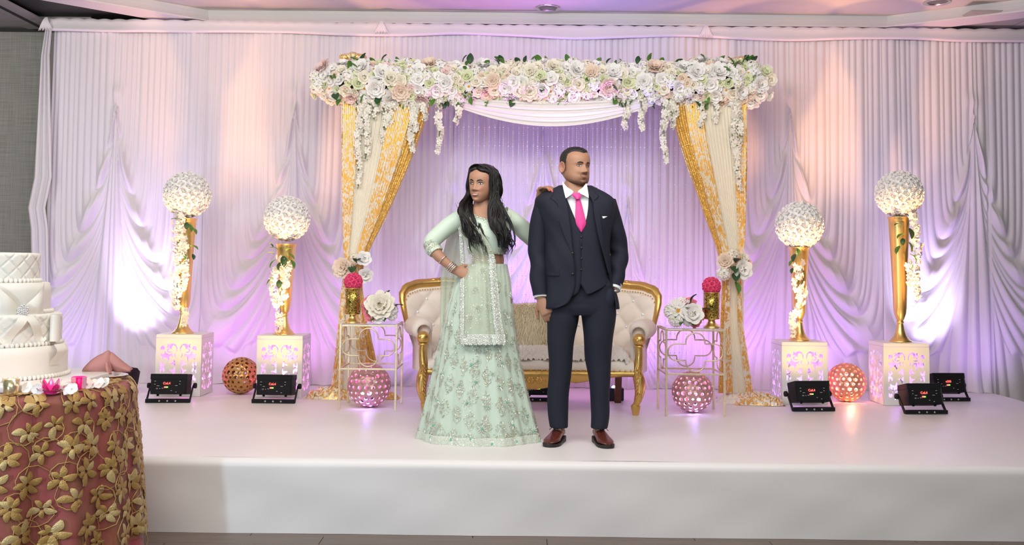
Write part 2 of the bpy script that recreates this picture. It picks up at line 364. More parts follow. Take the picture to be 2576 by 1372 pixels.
for x, lab in ((-4.19, 'far left top corner'), (xb, 'joint above the left end of the flower beam'), (xc, 'joint above the right end of the flower beam')):
    g = G()
    for q in range(9):
        a = (q-4)*.016
        g.add(tube(spline([(x+a*.1, YD-.07, 3.64), (x+a*.35, YD-.085, 3.60), (x+a, YD-.075-.006*(q % 2), 3.52)], 8), [.005, .008, .009, .009, .009, .008, .006, .003], 6))
    tag(obj('valance_knot', g, MVAL), 'gathered white cloth knot on the valance, '+lab, 'drape knot', 'valance knots')
# ------------------------------------------------------------------ flowers (shared meshes)
def petal(w, l, cup=.3, curl=0, n=4, ruf=0, sd=0):
    """petal rooted at origin, growing along +x, face up +z"""
    P = []
    for i in range(n+1):
        u = i/n; ww = w*math.sin(PI*(.10+.64*u))**.8
        row = []
        for j in range(-2, 3):
            q = j/2; z = l*cup*u*u+abs(q)**2*w*.35*cup+curl*l*max(0, u-.55)**2*2+ruf*math.sin(q*7+u*9+sd)*.06*l*u
            row.append((l*u*(1-.20*q*q*u), ww*q, z))
        P.append(row)
    return grid(np.array(P))
def rose_mesh(name, m, mc, seed=0, layers=((3, .34, 80, .46), (4, .52, 68, .6), (5, .74, 52, .72), (6, .95, 31, .8)), ruf=0):
    r = random.Random(seed); g = G()
    sp = [(.10*math.cos(t*2.2)*(1-t/9), .10*math.sin(t*2.2)*(1-t/9), .38) for t in range(7)]
    g.add(ball(.17, 5, 7, (0, 0, .26), (1, 1, 1.25)), 1)
    for k, (n, l, el, w_) in enumerate(layers):
        for i in range(n):
            a = 2*PI*(i/n)+k*.7+r.uniform(-.15, .15); e = math.radians(el+r.uniform(-6, 6))
            M = T(0, 0, .0, 0, 0, a)@T(.05, 0, .0, 0, -e, 0)
            g.add(petal(w_*.55, l*.98, .22, -.5 if k > 1 else .25, 4, ruf, r.random()*6), 0 if k > 0 else 1, M)
    return mesh(name, g, [m, mc])
def peony_mesh(name, m, mc, seed):
    return rose_mesh(name, m, mc, seed, ((5, .40, 80, .36), (7, .56, 72, .42), (8, .74, 60, .5), (9, .88, 46, .58), (9, 1.0, 27, .66)), 1)
def hydr_mesh(name, m, mc, seed):
    r = random.Random(seed); g = G()
    for i in range(26):
        ph = i*2.4; ct = 1-(i+.5)/26*.98; st_ = math.sqrt(1-ct*ct); d = Vector((st_*math.cos(ph), st_*math.sin(ph), ct))
        M = Matrix.Translation(d*.62+Vector((0, 0, .05)))@d.to_track_quat('Z', 'Y').to_matrix().to_4x4()@T(rz=r.random()*3)
        for k in range(4):
            A = M@T(rz=k*PI/2)
            v = [(0, 0, 0), (.12, -.11, .03), (.25, 0, .05+r.uniform(-.03, .05)), (.12, .11, .03)]; g.add((v, [(0, 1, 2, 3)]), 0 if r.random() < .9 else 1, A)
    g.add(ball(.5, 5, 8, (0, 0, .05)), 0)
    return mesh(name, g, [m, mc])
def daisy_mesh(name, m, mc, seed):
    g = G()
    for lay in range(2):
        for k in range(15):
            A = T(rz=2*PI*(k+lay*.5)/15)@T(ry=-.12-.2*lay)
            g.add(([(.1, -.03, .02), (.55, -.085, .05), (.98-.06*lay, 0, .0), (.55, .085, .05), (.1, .03, .02)], [(0, 1, 2, 3, 4)]), 0, A)
    g.add(ball(.2, 5, 9, (0, 0, .05), (1, 1, .6)), 1)
    return mesh(name, g, [m, mc])
def leaf_mesh(name, m, w=.28, lobes=0):
    P = []
    for i in range(8):
        u = i/7; ww = w*math.sin(PI*min(1, u*.93+.04))**.75*(1+(.28*math.sin(u*22) if lobes else 0))
        P.append([(u, ww*q, .10*abs(q)+.12*math.sin(u*PI)-.10*u*u) for q in (-1, -.5, 0, .5, 1)])
    return mesh(name, grid(np.array(P)), m)
def pm(n, c, **k): return mat(n, c, .65, 0, .07, 9, sheen=.25, **k)
MPW, MPC, MPP, MPB, MPG = pm('petal_white', (.92, .90, .87)), pm('petal_cream', (.90, .84, .70)), pm('petal_peach', (.87, .70, .56)), pm('petal_blush', (.87, .66, .63)), pm('petal_lime', (.74, .77, .50))
MPK = pm('petal_hot_pink', (.86, .06, .20)); MYE = pm('flower_eye', (.72, .36, .03)); MPR = pm('petal_rose_pink', (.82, .22, .28))
FL = {}
for i, (c, m) in enumerate((('white', MPW), ('cream', MPC), ('peach', MPP), ('blush', MPB), ('lime', MPG))):
    FL['rose', c] = rose_mesh(c+'_rose', m, MPC if c != 'lime' else MPG, i)
    FL['peony', c] = peony_mesh(c+'_peony', m, MPP if c in ('peach', 'blush') else m, i+20)
    FL['hydrangea', c] = hydr_mesh(c+'_hydrangea', m, MPG, i+40)
FL['daisy', 'white'] = daisy_mesh('white_daisy', MPW, MYE, 1)
FL['rose', 'pink'] = rose_mesh('pink_rose', MPR, MPR, 9)
LEAF = [leaf_mesh('leaf', MLEAF), leaf_mesh('leaf', MLEAF, .42, 1), leaf_mesh('leaf', MLEAFD, .34)]
def put(me, name, parent, loc, d, s, spin=0):
    o = link(name, me, parent); o.rotation_mode = 'QUATERNION'
    o.rotation_quaternion = Vector(d).to_track_quat('Z', 'Y')@Matrix.Rotation(spin, 3, 'Z').to_quaternion()
    o.location = loc; o.scale = (s, s, s); return o
# ------------------------------------------------------------------ arch frame + garland
YA = 8.05
xl, xr = -1.42, 1.98
fr = thing('wedding_arch', 'white wedding arch frame behind the flower beam and gold curtains', 'arch', (.28, YA+.08, .402))
MFR = mat('frame_white', (.8, .76, .7), .5); MFB = mat('frame_black', (.02, .02, .02), .5)
for x in (xl+.12, xr-.12):
    obj('post', G().add(box(x-.03, x+.03, YA+.05, YA+.11, .42, 2.88, .006)), MFR, fr, False, True)
    obj('base_plate', G().add(box(x-.16, x+.16, YA-.08, YA+.24, .402, .416, .003)), MFR, fr, False, True)
obj('beam_core', G().add(box(xl-.02, xr+.02, YA+.06, YA+.11, 2.88, 3.05, .006)), MFB, fr, False, True)
obj('beam_cover', G().add(box(xl+.25, xr-.3, YA+.115, YA+.17, 2.90, 3.11, .02)), MFR, fr, False, True)
ga = thing('flower_garland', 'long garland of white, cream and blush flowers along the arch beam', 'flower garland', (.28, YA, 2.95))
r = random.Random(4)
def gz(x): return 2.955+.012*(x-.28)
pts = []
kinds = [('rose', .066, 30), ('peony', .086, 24), ('hydrangea', .082, 28), ('daisy', .055, 7), ('smallrose', .047, 14)]
bag = [k for k, rad, n in kinds for _ in range(n)]
tries = 0
while tries < 40000 and len(pts) < 380:
    tries += 1
    k = r.choice(bag); rad = dict((a, b) for a, b, _ in kinds)[k]*r.uniform(.85, 1.15)
    x = r.uniform(xl-.19, xr+.09); a = r.uniform(-1.3, 1.25)
    if abs(x-(xl-.19)) < .1 or abs(x-(xr+.09)) < .1: a *= .7
    R = .165+.015*math.sin(x*5)
    p = Vector((x, YA-.02-R*.95*math.cos(a), gz(x)+R*math.sin(a)))
    if all((p-q).length > (rad+rq)*.47 for q, rq, _, _ in pts): pts.append((p, rad, k, a))
cols = {'rose': ['white', 'cream', 'white', 'white', 'cream', 'lime'], 'peony': ['white', 'cream', 'peach', 'white', 'white', 'blush'], 'hydrangea': ['white', 'white', 'cream', 'white'], 'smallrose': ['lime', 'cream', 'white', 'lime', 'blush']}
for p, rad, k, a in pts:
    if k == 'daisy': me, nm = FL['daisy', 'white'], 'daisy'
    else:
        c = r.choice(cols[k]); kk = 'rose' if k == 'smallrose' else k; me, nm = FL[kk, c], kk
        if c == 'blush' and r.random() < .5: me = FL[kk, 'peach']
    ex = (p.x-.28)/1.8; ex = (abs(ex)-.9)*6*(1 if ex > 0 else -1) if abs(ex) > .9 else 0
    d = Vector((ex+r.uniform(-.3, .3), -math.cos(a)-.25, math.sin(a)+r.uniform(-.25, .2)))
    put(me, nm, ga, p-Vector(ga.location)-d.normalized()*rad*.25, d, rad*1.02, r.random()*6)
for i in range(105):
    x = r.uniform(xl-.12, xr+.04); a = r.choice([r.uniform(1.0, 1.5), r.uniform(-1.5, -.9), r.uniform(-1.2, 1.4)])
    p = Vector((x, YA-.02-.15*math.cos(a), gz(x)+.16*math.sin(a))); d = Vector((r.uniform(-1, 1), -math.cos(a)-.2, math.sin(a)*1.3+r.uniform(-.3, .3)))
    o = put(LEAF[i % 3], 'leaf', ga, p-Vector(ga.location), d, r.uniform(.05, .095)); o.rotation_quaternion = d.to_track_quat('X', 'Z')@Matrix.Rotation(r.uniform(-1, 1), 3, 'X').to_quaternion()
# hanging wisteria strands
def wisteria(n, L, seed, wid=.055, m=None):
    r = random.Random(seed); g = G()
    for i in range(n):
        t = i/n; tw = wid*(1-.55*t)*r.uniform(.5, 1)
        a = r.random()*6.28; c = (tw*.55*math.cos(a)+.012*math.sin(t*9+seed), tw*.4*math.sin(a), -L*t)
        d = Vector((math.cos(a), math.sin(a)-.3, r.uniform(-.5, .3)))
        M = Matrix.Translation(c)@d.to_track_quat('Z', 'Y').to_matrix().to_4x4()@T(rz=r.random()*6)
        s = r.uniform(.019, .030)*(1-.3*t)
        for k in range(4):
            g.add(([(0, 0, 0), (.6*s, -.46*s, .25*s), (1.15*s, -.27*s, .10*s), (1.15*s, .27*s, .10*s), (.6*s, .46*s, .25*s)], [(0, 1, 2, 3, 4)]), 0, M@T(rz=k*PI/2+.2))
    g.add(tube([(0, 0, .03), (.01*math.sin(seed), 0, -L*.5), (.012*math.sin(9+seed), 0, -L)], .003, 4), 1)
    return g
MWI = pm('wisteria_white', (.90, .86, .76))
for i, (px, y0, y1) in enumerate([(905, 235, 470), (925, 240, 400), (945, 235, 300), (968, 240, 355), (985, 245, 310), (1038, 240, 385), (1045, 235, 330), (1068, 240, 302), (1106, 238, 385), (1152, 240, 312), (1575, 240, 325), (1615, 240, 328), (1672, 240, 412), (1690, 235, 325), (1698, 235, 300), (1765, 240, 322), (1802, 240, 310), (1858, 238, 480), (1848, 240, 400)]):
    p = at(px, y0, YA-.10); q = at(px, y1, YA-.10); L = p[2]-q[2]
    o = obj('wisteria_strand', wisteria(int(L*190), L, i), [MWI, MLEAF], ga); o.location = Vector(p)-Vector(ga.location)
# ------------------------------------------------------------------ gold and cream curtains of the arch
def patt_mat(name, kind):
    m = bpy.data.materials.new(name); m.use_nodes = True; nt = m.node_tree; b = nt.nodes['Principled BSDF']
    tc = node(nt, 'ShaderNodeTexCoord')
    if kind == 'damask':
        mp = node(nt, 'ShaderNodeMapping'); mp.inputs['Scale'].default_value = (1, 1, .6); nt.links.new(tc.outputs['Object'], mp.inputs[0])
        nz = node(nt, 'ShaderNodeTexNoise', i_Scale=26.0, i_Detail=1.5, i_Distortion=2.4); nt.links.new(mp.outputs[0], nz.inputs['Vector'])
        rp = node(nt, 'ShaderNodeValToRGB'); rp.color_ramp.interpolation = 'CONSTANT'
        rp.color_ramp.elements[0].color = (0, 0, 0, 1); rp.color_ramp.elements[1].position = .51; rp.color_ramp.elements[1].color = (1, 1, 1, 1)
        nt.links.new(nz.outputs['Fac'], rp.inputs[0])
        mx = node(nt, 'ShaderNodeMix', data_type='RGBA'); mx.inputs['A'].default_value = (.88, .56, .16, 1); mx.inputs['B'].default_value = (.84, .78, .68, 1)
        nt.links.new(rp.outputs[0], mx.inputs['Factor']); nt.links.new(mx.outputs['Result'], b.inputs['Base Color'])
        iv = node(nt, 'ShaderNodeMapRange'); iv.inputs['To Min'].default_value = .75; iv.inputs['To Max'].default_value = 0; nt.links.new(rp.outputs[0], iv.inputs[0]); nt.links.new(iv.outputs[0], b.inputs['Metallic'])
        b.inputs['Roughness'].default_value = .36
    else:
        vo = node(nt, 'ShaderNodeTexVoronoi', i_Scale=330.0); nt.links.new(tc.outputs['Object'], vo.inputs['Vector'])
        mx = node(nt, 'ShaderNodeMix', data_type='RGBA'); mx.inputs['A'].default_value = (.60, .32, .06, 1); mx.inputs['B'].default_value = (1, .76, .30, 1)
        sx = node(nt, 'ShaderNodeSeparateColor'); nt.links.new(vo.outputs['Color'], sx.inputs[0]); nt.links.new(sx.outputs[0], mx.inputs['Factor'])
        nt.links.new(mx.outputs['Result'], b.inputs['Base Color']); b.inputs['Metallic'].default_value = .8; b.inputs['Roughness'].default_value = .3
        nm = node(nt, 'ShaderNodeMix', data_type='VECTOR'); ge = node(nt, 'ShaderNodeNewGeometry')
        vs = node(nt, 'ShaderNodeVectorMath', operation='SUBTRACT'); vs.inputs[1].default_value = (.5, .5, .5); nt.links.new(vo.outputs['Color'], vs.inputs[0])
        vm = node(nt, 'ShaderNodeVectorMath', operation='MULTIPLY_ADD'); vm.inputs[1].default_value = (.9, .9, .9); nt.links.new(vs.outputs[0], vm.inputs[0]); nt.links.new(ge.outputs['Normal'], vm.inputs[2])
        nn = node(nt, 'ShaderNodeVectorMath', operation='NORMALIZE'); nt.links.new(vm.outputs[0], nn.inputs[0]); nt.links.new(nn.outputs[0], b.inputs['Normal'])
    return m
MDAM, MSEQ = patt_mat('gold_damask', 'damask'), patt_mat('gold_sequin', 'sequin')
MCRE = mat('cream_chiffon', (.86, .80, .66), .7, 0, .02, 5, sheen=.3)
def side_curtain(label, rows, strips, loc):
    """rows: (py, left px, right px); strips: (name, u0, u1, material, folds)"""
    th = thing('arch_curtain', label, 'curtain', loc, 0, 'gold and cream arch curtains')
    ys = [q[0] for q in rows]; yy = np.concatenate([np.linspace(ys[0], 640, 60), np.linspace(642, 700, 24), np.linspace(704, ys[-1], 46)])
    lx = interp(yy, ys, [q[1] for q in rows]); rx = interp(yy, ys, [q[2] for q in rows])
    for nm, u0, u1, m, nf, dy in strips:
        nu = nf*7+1; P = []
        for j, y in enumerate(yy):
            tight = math.exp(-((y-668)/70)**2); row = []
            for i in range(nu):
                u = i/(nu-1); g = u0+(u1-u0)*u
                px = lx[j]+(rx[j]-lx[j])*g
                wpx = abs(rx[j]-lx[j])*(u1-u0)/nf
                d = dy-abs(math.sin(u*nf*PI+.25*math.sin(y*.02+nf)))*min(.034, wpx/312*.75)-.05*math.sin(g*PI)*(.4+.6*tight)
                row.append(at(px, y, YA-.055+d))
            P.append(row)
        obj(nm, grid(np.array(P)), m, th, True, True)
    return th
cl = side_curtain('cream and gold curtain tied back at the left post of the flower arch',
    [(232, 858, 1092), (300, 859, 1072), (400, 859, 1036), (480, 860, 1002), (560, 862, 965), (630, 864, 930), (668, 868, 916), (700, 862, 912), (800, 852, 925), (900, 842, 945), (985, 832, 962)],
    [('damask_panel', 0, .22, MDAM, 5, 0), ('cream_panel', .20, .56, MCRE, 9, .02), ('damask_panel', .54, .82, MDAM, 7, -.01), ('sequin_panel', .80, 1, MSEQ, 3, .015)], (-1.27, YA, .402))
cr = side_curtain('cream and gold curtain tied back at the right post of the flower arch',
    [(236, 1684, 1880), (300, 1693, 1880), (400, 1722, 1880), (480, 1750, 1878), (560, 1778, 1876), (630, 1803, 1872), (672, 1812, 1866), (704, 1815, 1866), (800, 1812, 1868), (900, 1810, 1882), (990, 1806, 1896)],
    [('sequin_panel', 0, .20, MSEQ, 3, .015), ('damask_panel', .18, .42, MDAM, 7, -.01), ('cream_panel', .40, .80, MCRE, 9, .02), ('damask_panel', .78, 1, MDAM, 5, 0)], (1.77, YA, .402))
# puddled hems
def puddle(parent, cx, cy, w_, d_, h_, m, seed):
    n1, n2 = 46, 30; P = []
    for i in range(n1):
        row = []
        for j in range(n2):
            u, v = i/(n1-1)*2-1, j/(n2-1)*2-1; e = max(0, 1-u*u-v*v)
            z = h_*e**.5*(.55+.45*abs(math.sin(u*9+3*math.sin(v*4+seed)))*abs(math.cos(v*6+u*2+seed)))
            row.append((cx+u*w_, cy+v*d_, .4025+z))
        P.append(row)
    obj('puddled_hem', grid(np.array(P)), m, parent, True, True)
puddle(cl, -1.42, YA-.06, .20, .12, .10, MDAM, 1); puddle(cl, -1.2, YA-.06, .16, .10, .07, MCRE, 2); puddle(cl, -1.0, YA-.05, .12, .08, .06, MSEQ, 3)
puddle(cr, 1.95, YA-.10, .20, .14, .10, MDAM, 4); puddle(cr, 2.06, YA-.16, .09, .09, .07, MDAM, 5); puddle(cr, 1.78, YA-.06, .14, .10, .08, MCRE, 6)
# damask cloth tufts on the beam ends
for px, py, lab in ((888, 140, 'left'), (1865, 150, 'right')):
    p = at(px, py, YA+.05); g = G()
    for q in range(5): g.add(ball(.045, 6, 9, (p[0]+.035*(q-2), p[1]+.01*(q % 2), p[2]-.008*abs(q-2)), (1, .8, .7)))
    tag(obj('cloth_tuft', g, MDAM), 'bunched gold damask cloth on top of the flower beam at its %s end' % lab, 'cloth', 'damask tufts on the beam')
# tieback posies
def posy(name, label, cat, c, items, group, stems=None):
    th = thing(name, label, cat, c, 0, group)
    for nm, col, dx, dy, dz, s, dd in items: put(FL[nm, col], nm, th, (dx, dy, dz), dd, s, dx*40)
    return th
for lab, px, py, its in (
    ('left', 893, 672, [('peony', 'peach', -.08, -.03, -.01, .095, (-.3, -1, .1)), ('rose', 'white', .07, -.03, .06, .075, (.3, -1, .3)), ('rose', 'white', .085, -.03, -.06, .075, (.3, -1, -.2)), ('hydrangea', 'cream', .0, .01, .06, .07, (0, -1, .6)), ('peony', 'cream', -.03, 0, -.08, .06, (0, -1, -.5))]),
    ('right', 1841, 672, [('peony', 'peach', -.055, -.02, .04, .075, (-.3, -1, .3)), ('rose', 'white', .065, -.05, -.02, .095, (.2, -1, 0)), ('hydrangea', 'white', -.07, -.02, -.05, .085, (-.3, -1, -.3)), ('rose', 'cream', .09, 0, .07, .05, (.4, -1, .4)), ('hydrangea', 'cream', .01, .0, .09, .08, (0, -1, .8)), ('peony', 'peach', .12, 0, .02, .05, (1, -1, 0))])):
    p = at(px, py, YA-.16)
    th = posy('tieback_posy', 'posy of cream and peach flowers tying back the %s arch curtain' % lab, 'flower posy', p, its, 'curtain tieback posies')
    for k, (dx, dz, d) in enumerate([(.01, -.12, (.3, -.5, -1)), (.02, .03, (.2, -1, .4)), (-.01, .0, (.1, -1, -.5)), (.02, -.05, (-.2, -1, -.8))]):
        o = put(LEAF[2 if k else 0], 'leaf', th, (dx, -.05, dz), d, .10); o.rotation_quaternion = Vector(d).to_track_quat('X', 'Z')
# ------------------------------------------------------------------ white swag under the beam
sw = thing('beam_swag', 'white draped fabric swag hanging below the middle of the flower beam', 'swag drape', (.28, YA-.05, 2.8))
n1, n2 = 120, 60; P = []
for i in range(n1):
    u = i/(n1-1); x = at(1098+u*588, 240, YA-.08)[0]; row = []
    sag = math.sin(PI*u)**.85
    for j in range(n2):
        t = j/(n2-1); ztop = 2.87+.012*(x-.28); z = ztop-.02-(.015+.24*sag)*t
        d = .03*sag*abs(math.sin(t*5.5*PI))**.8*(1-.4*t)+.045*math.sin(min(1, t*1.15)*PI)*sag
        row.append((x, YA-.06-d, z))
    P.append(row)
obj('swag_cloth', grid(np.array(P)), mat('swag_satin', (.84, .80, .78), .45, 0, .02, 4, sheen=.2), sw, True, True)
# ------------------------------------------------------------------ crystal bead curtain
bc = thing('bead_curtain', 'curtain of hanging crystal bead strands behind the loveseat', 'bead curtain', (.3, 8.17, 2.84))
MBE = mat('crystal_bead', (.82, .76, .88), .22, 0, .05, 50)
obj('curtain_rod', tube([(-1.62, 0, 0), (1.58, 0, 0)], .008, 8), MANT, bc)
def strand(L, seed, step=.017):
    r = random.Random(seed); g = G(); z = 0; k = 0
    while z < L:
        s = .0052 if k % 9 == 4 else r.choice([.0026, .003, .0032])
        v = [(s, 0, 0), (-s, 0, 0), (0, s, 0), (0, -s, 0), (0, 0, s*1.3), (0, 0, -s*1.3)]
        g.add((v, [(0, 2, 4), (2, 1, 4), (1, 3, 4), (3, 0, 4), (2, 0, 5), (1, 2, 5), (3, 1, 5), (0, 3, 5)]), 0, T(0, 0, -z)); z += step; k += 1
    g.add(([(-.0004, 0, 0), (.0004, 0, 0), (.0004, 0, -L), (-.0004, 0, -L)], [(0, 1, 2, 3)]))
    return mesh('bead_strand', g, MBE, False)
sm = [strand(2.36, q) for q in range(4)]
for i in range(50):
    o = link('bead_strand', sm[i % 4], bc); o.location = (-.86+i*.0405+random.uniform(-.008, .008), random.uniform(-.02, .02), -.01)
# ------------------------------------------------------------------ cut-out pedestals
def arc(cx, cy, rx, ry, a0, a1, n=10): return [(cx+rx*math.cos(math.radians(a0+(a1-a0)*i/n)), cy+ry*math.sin(math.radians(a0+(a1-a0)*i/n))) for i in range(n+1)]
def stroke(pts, ws, n=22):
    P = spline(pts, n); w_ = np.interp(np.linspace(0, 1, n), np.linspace(0, 1, len(ws)), ws)
    t = np.gradient(P, axis=0); t /= np.linalg.norm(t, axis=1, keepdims=True); nn = np.stack([-t[:, 1], t[:, 0]], 1)
    return [tuple(q) for q in np.vstack([P+nn*w_[:, None], (P-nn*w_[:, None])[::-1]])]
def crescent(cx, cy, r, a, op=140, k=.55):
    o = arc(cx, cy, r, r, a+op/2, a+360-op/2, 12); off_ = r*.55
    ox, oy = cx+off_*math.cos(math.radians(a)), cy+off_*math.sin(math.radians(a))
    i = arc(ox, oy, r*k*1.25, r*k*1.25, a+360-op/2-8, a+op/2+8, 12); return o+i
Q = []  # quarter motif, photo-crop units relative to panel centre (x left negative, y up)
def c_(P): return [((x-500)/678, (588-y)/678) for x, y in P]
Q.append(c_(stroke([(325, 222), (345, 245), (338, 268), (318, 282)], [3, 13, 13, 3])))
Q.append(c_(stroke([(398, 300), (378, 275), (392, 243), (425, 232), (456, 252), (472, 290), (474, 338)], [5, 22, 22, 11, 9, 8, 4])))
Q.append(c_(stroke([(362, 298), (338, 312), (338, 340), (365, 352), (402, 345)], [7, 11, 9, 8, 3])))
Q.append(c_([(232, 325)]+arc(262, 290, 31, 35, 180, 360, 12)[::1]+[(293, 300), (280, 318), (268, 312), (262, 300), (250, 312)]))
Q.append(c_([(237, 368), (262, 392), (292, 375), (290, 335), (302, 330), (316, 368), (350, 385), (395, 378), (420, 372), (405, 392), (418, 442), (392, 402), (372, 420), (366, 470), (350, 505), (336, 452), (318, 440), (284, 448), (258, 472), (250, 448), (262, 425), (232, 415)]))
Q.append(c_(stroke([(452, 362), (444, 392), (450, 415), (464, 434)], [2, 8, 8, 2])))
Q.append(c_([(229, 500), (243, 500), (246, 528), (258, 548), (275, 540), (276, 520), (288, 508), (298, 525), (297, 555), (280, 578), (250, 586), (229, 580)]))
Q.append(c_([(374, 537), (402, 520), (420, 505), (425, 478), (440, 472), (455, 490), (459, 540), (456, 582), (446, 584), (436, 556), (410, 545), (385, 548)]))
holes = []
for P in Q:
    for sx in (1, -1):
        for sy in (1, -1): holes.append([(x*sx, (y if sy > 0 else -y)) for x, y in P])
def cut_panel(name, w_, h_, th=.009):
    cu = bpy.data.curves.new(name, 'CURVE'); cu.dimensions = '2D'; cu.fill_mode = 'BOTH'; cu.extrude = th/2
    k = w_
    def sp(P):
        s = cu.splines.new('POLY'); s.points.add(len(P)-1); s.use_cyclic_u = True
        for q, (x, y) in zip(s.points, P): q.co = (x, y, 0, 1)
    sp([(-w_/2, -h_/2), (w_/2, -h_/2), (w_/2, h_/2), (-w_/2, h_/2)])
    for P in holes: sp([(x*k, y*k*(h_/w_)/1.335) for x, y in P])
    o = bpy.data.objects.new(name, cu); C.objects.link(o); dg = bpy.context.evaluated_depsgraph_get()
    me = bpy.data.meshes.new_from_object(o.evaluated_get(dg)); bpy.data.objects.remove(o); me.materials.clear(); me.materials.append(MBOX); return me
PW, PD, PH = .362, .33, .487
mf, ms = cut_panel('front_panel', PW, PH-.03), cut_panel('side_panel', PD-.02, PH-.03)
MLED = {}
def pedestal(label, px_l, px_r, x, y, col, e):
    th = thing('cutout_pedestal', label, 'pedestal', (x, y, .402), 0, 'white cut-out pedestals'); zc = (PH-.03)/2
    for sy in (-1, 1):
        o = link('cutout_panel', mf, th); o.location = (0, sy*(PD/2-.005), zc); o.rotation_euler = (PI/2, 0, 0)
        o = link('cutout_panel', ms, th); o.location = (sy*(PW/2-.005), 0, zc); o.rotation_euler = (PI/2, 0, PI/2)
    obj('top_board', G().add(box(-PW/2, PW/2, -PD/2, PD/2, PH-.028, PH, .003)), MBOX, th, False)
    obj('bottom_board', G().add(box(-PW/2+.012, PW/2-.012, -PD/2+.012, PD/2-.012, 0, .014)), MBOX, th, False)
    k = 'led_'+str(col)
    if k not in MLED: MLED[k] = mat('led_lens_%d' % len(MLED), (.9, .8, .9), .3, emit=col, es=12)
    p = obj('led_puck', lathe([(.002, .034), (.03, .032), (.042, .022), (.045, .014), (.002, .014)], 20), MLED[k], th)
    point('pedestal_led', (x, y, .402+.16), e, col, .05)
    return th
MAGC, LVC = (1, .13, .85), (.50, .20, 1)
peds = [(-2.644, 8.145, MAGC), (-1.837, 8.14, MAGC), (2.33, 8.085, LVC), (3.134, 8.085, LVC)]
pl = ['white cut-out pedestal at far left under the tall vase, lit pink inside', 'white cut-out pedestal left of the arch beside the plain gold orb', 'white cut-out pedestal just right of the arch, lit lavender inside', 'white cut-out pedestal at far right, lit lavender inside']
for (x, y, c), l in zip(peds, pl): pedestal(l, 0, 0, x, y, c, 1.0)
# ------------------------------------------------------------------ trumpet vases, flower balls, vines
def vase(label, x, y, H, rt):
    th = thing('trumpet_vase', label, 'vase', (x, y, .402+PH), 0, 'gold trumpet vases')
    zb = .155
    body = [(.001, zb+.012), (.022, zb+.014), (.032, zb+.03), (.046, zb+.07), (.052, zb+.12)]
    for i in range(1, 15):
        t = i/14; body.append((.052+(rt-.054)*t**1.25, zb+.12+(H-zb-.12)*t))
    body += [(rt+.006, H), (rt+.004, H-.004), (rt-.006, H-.03), (.05, zb+.14), (.03, zb+.06)]
    obj('bowl', lathe(body, 40), MGOLD2, th)
    obj('collar', lathe([(.001, zb-.014), (.022, zb-.012), (.028, zb), (.028, zb+.008), (.02, zb+.018), (.001, zb+.02)], 28), MGOLD2, th)
    obj('foot', lathe([(.001, .0), (.086, .0), (.087, .006), (.075, .016), (.05, .045), (.034, .09), (.025, .14), (.02, zb-.006)], 36), MGOLD2, th)
    return th
ball_rose = rose_mesh('ball_rose', pm('ball_petal', (.93, .91, .88)), pm('ball_heart', (.93, .91, .88)), 77, ((3, .34, 74, .5), (4, .6, 48, .62), (5, .92, 16, .72)))
def flower_ball(label, c, R, n, me, name, cat, grp, core):
    th = thing(name, label, cat, c, 0, grp)
    obj('foam_core', ball(R*.86, 14, 20), core, th)
    for i in range(n):
        z = 1-2*(i+.5)/n; q = math.sqrt(1-z*z); a = i*2.39996
        d = Vector((q*math.cos(a), q*math.sin(a), z)); put(me, 'rose', th, d*R*.82, d, R*.262*math.sqrt(120/n), i*1.7)
    return th
MCORE = mat('foam_white', (.9, .88, .84), .9)
vs = [(-2.664, 8.13, .935, .082, (471, 490), .200, 'tall gold trumpet vase on the far left pedestal', 'white rose ball on the tall vase at far left'),
      (-1.838, 8.12, .735, .082, (722, 550), .196, 'shorter gold trumpet vase on the pedestal left of the arch', 'white rose ball on the shorter vase left of the arch'),
      (2.335, 8.08, .755, .080, (2011, 567), .203, 'shorter gold trumpet vase on the pedestal right of the arch', 'white rose ball on the shorter vase right of the arch'),
      (3.15, 8.08, 1.01, .085, (2262, 488), .200, 'tall gold trumpet vase on the far right pedestal', 'white rose ball on the tall vase at far right')]
for x, y, H, rt, bp, R, l1, l2 in vs:
    vase(l1, x, y, H, rt); p = at(bp[0], bp[1], y); p[2] = max(p[2], .402+PH+H+R*.86)
    flower_ball(l2, p, R, 130, ball_rose, 'rose_ball', 'flower ball', 'white rose balls', MCORE)
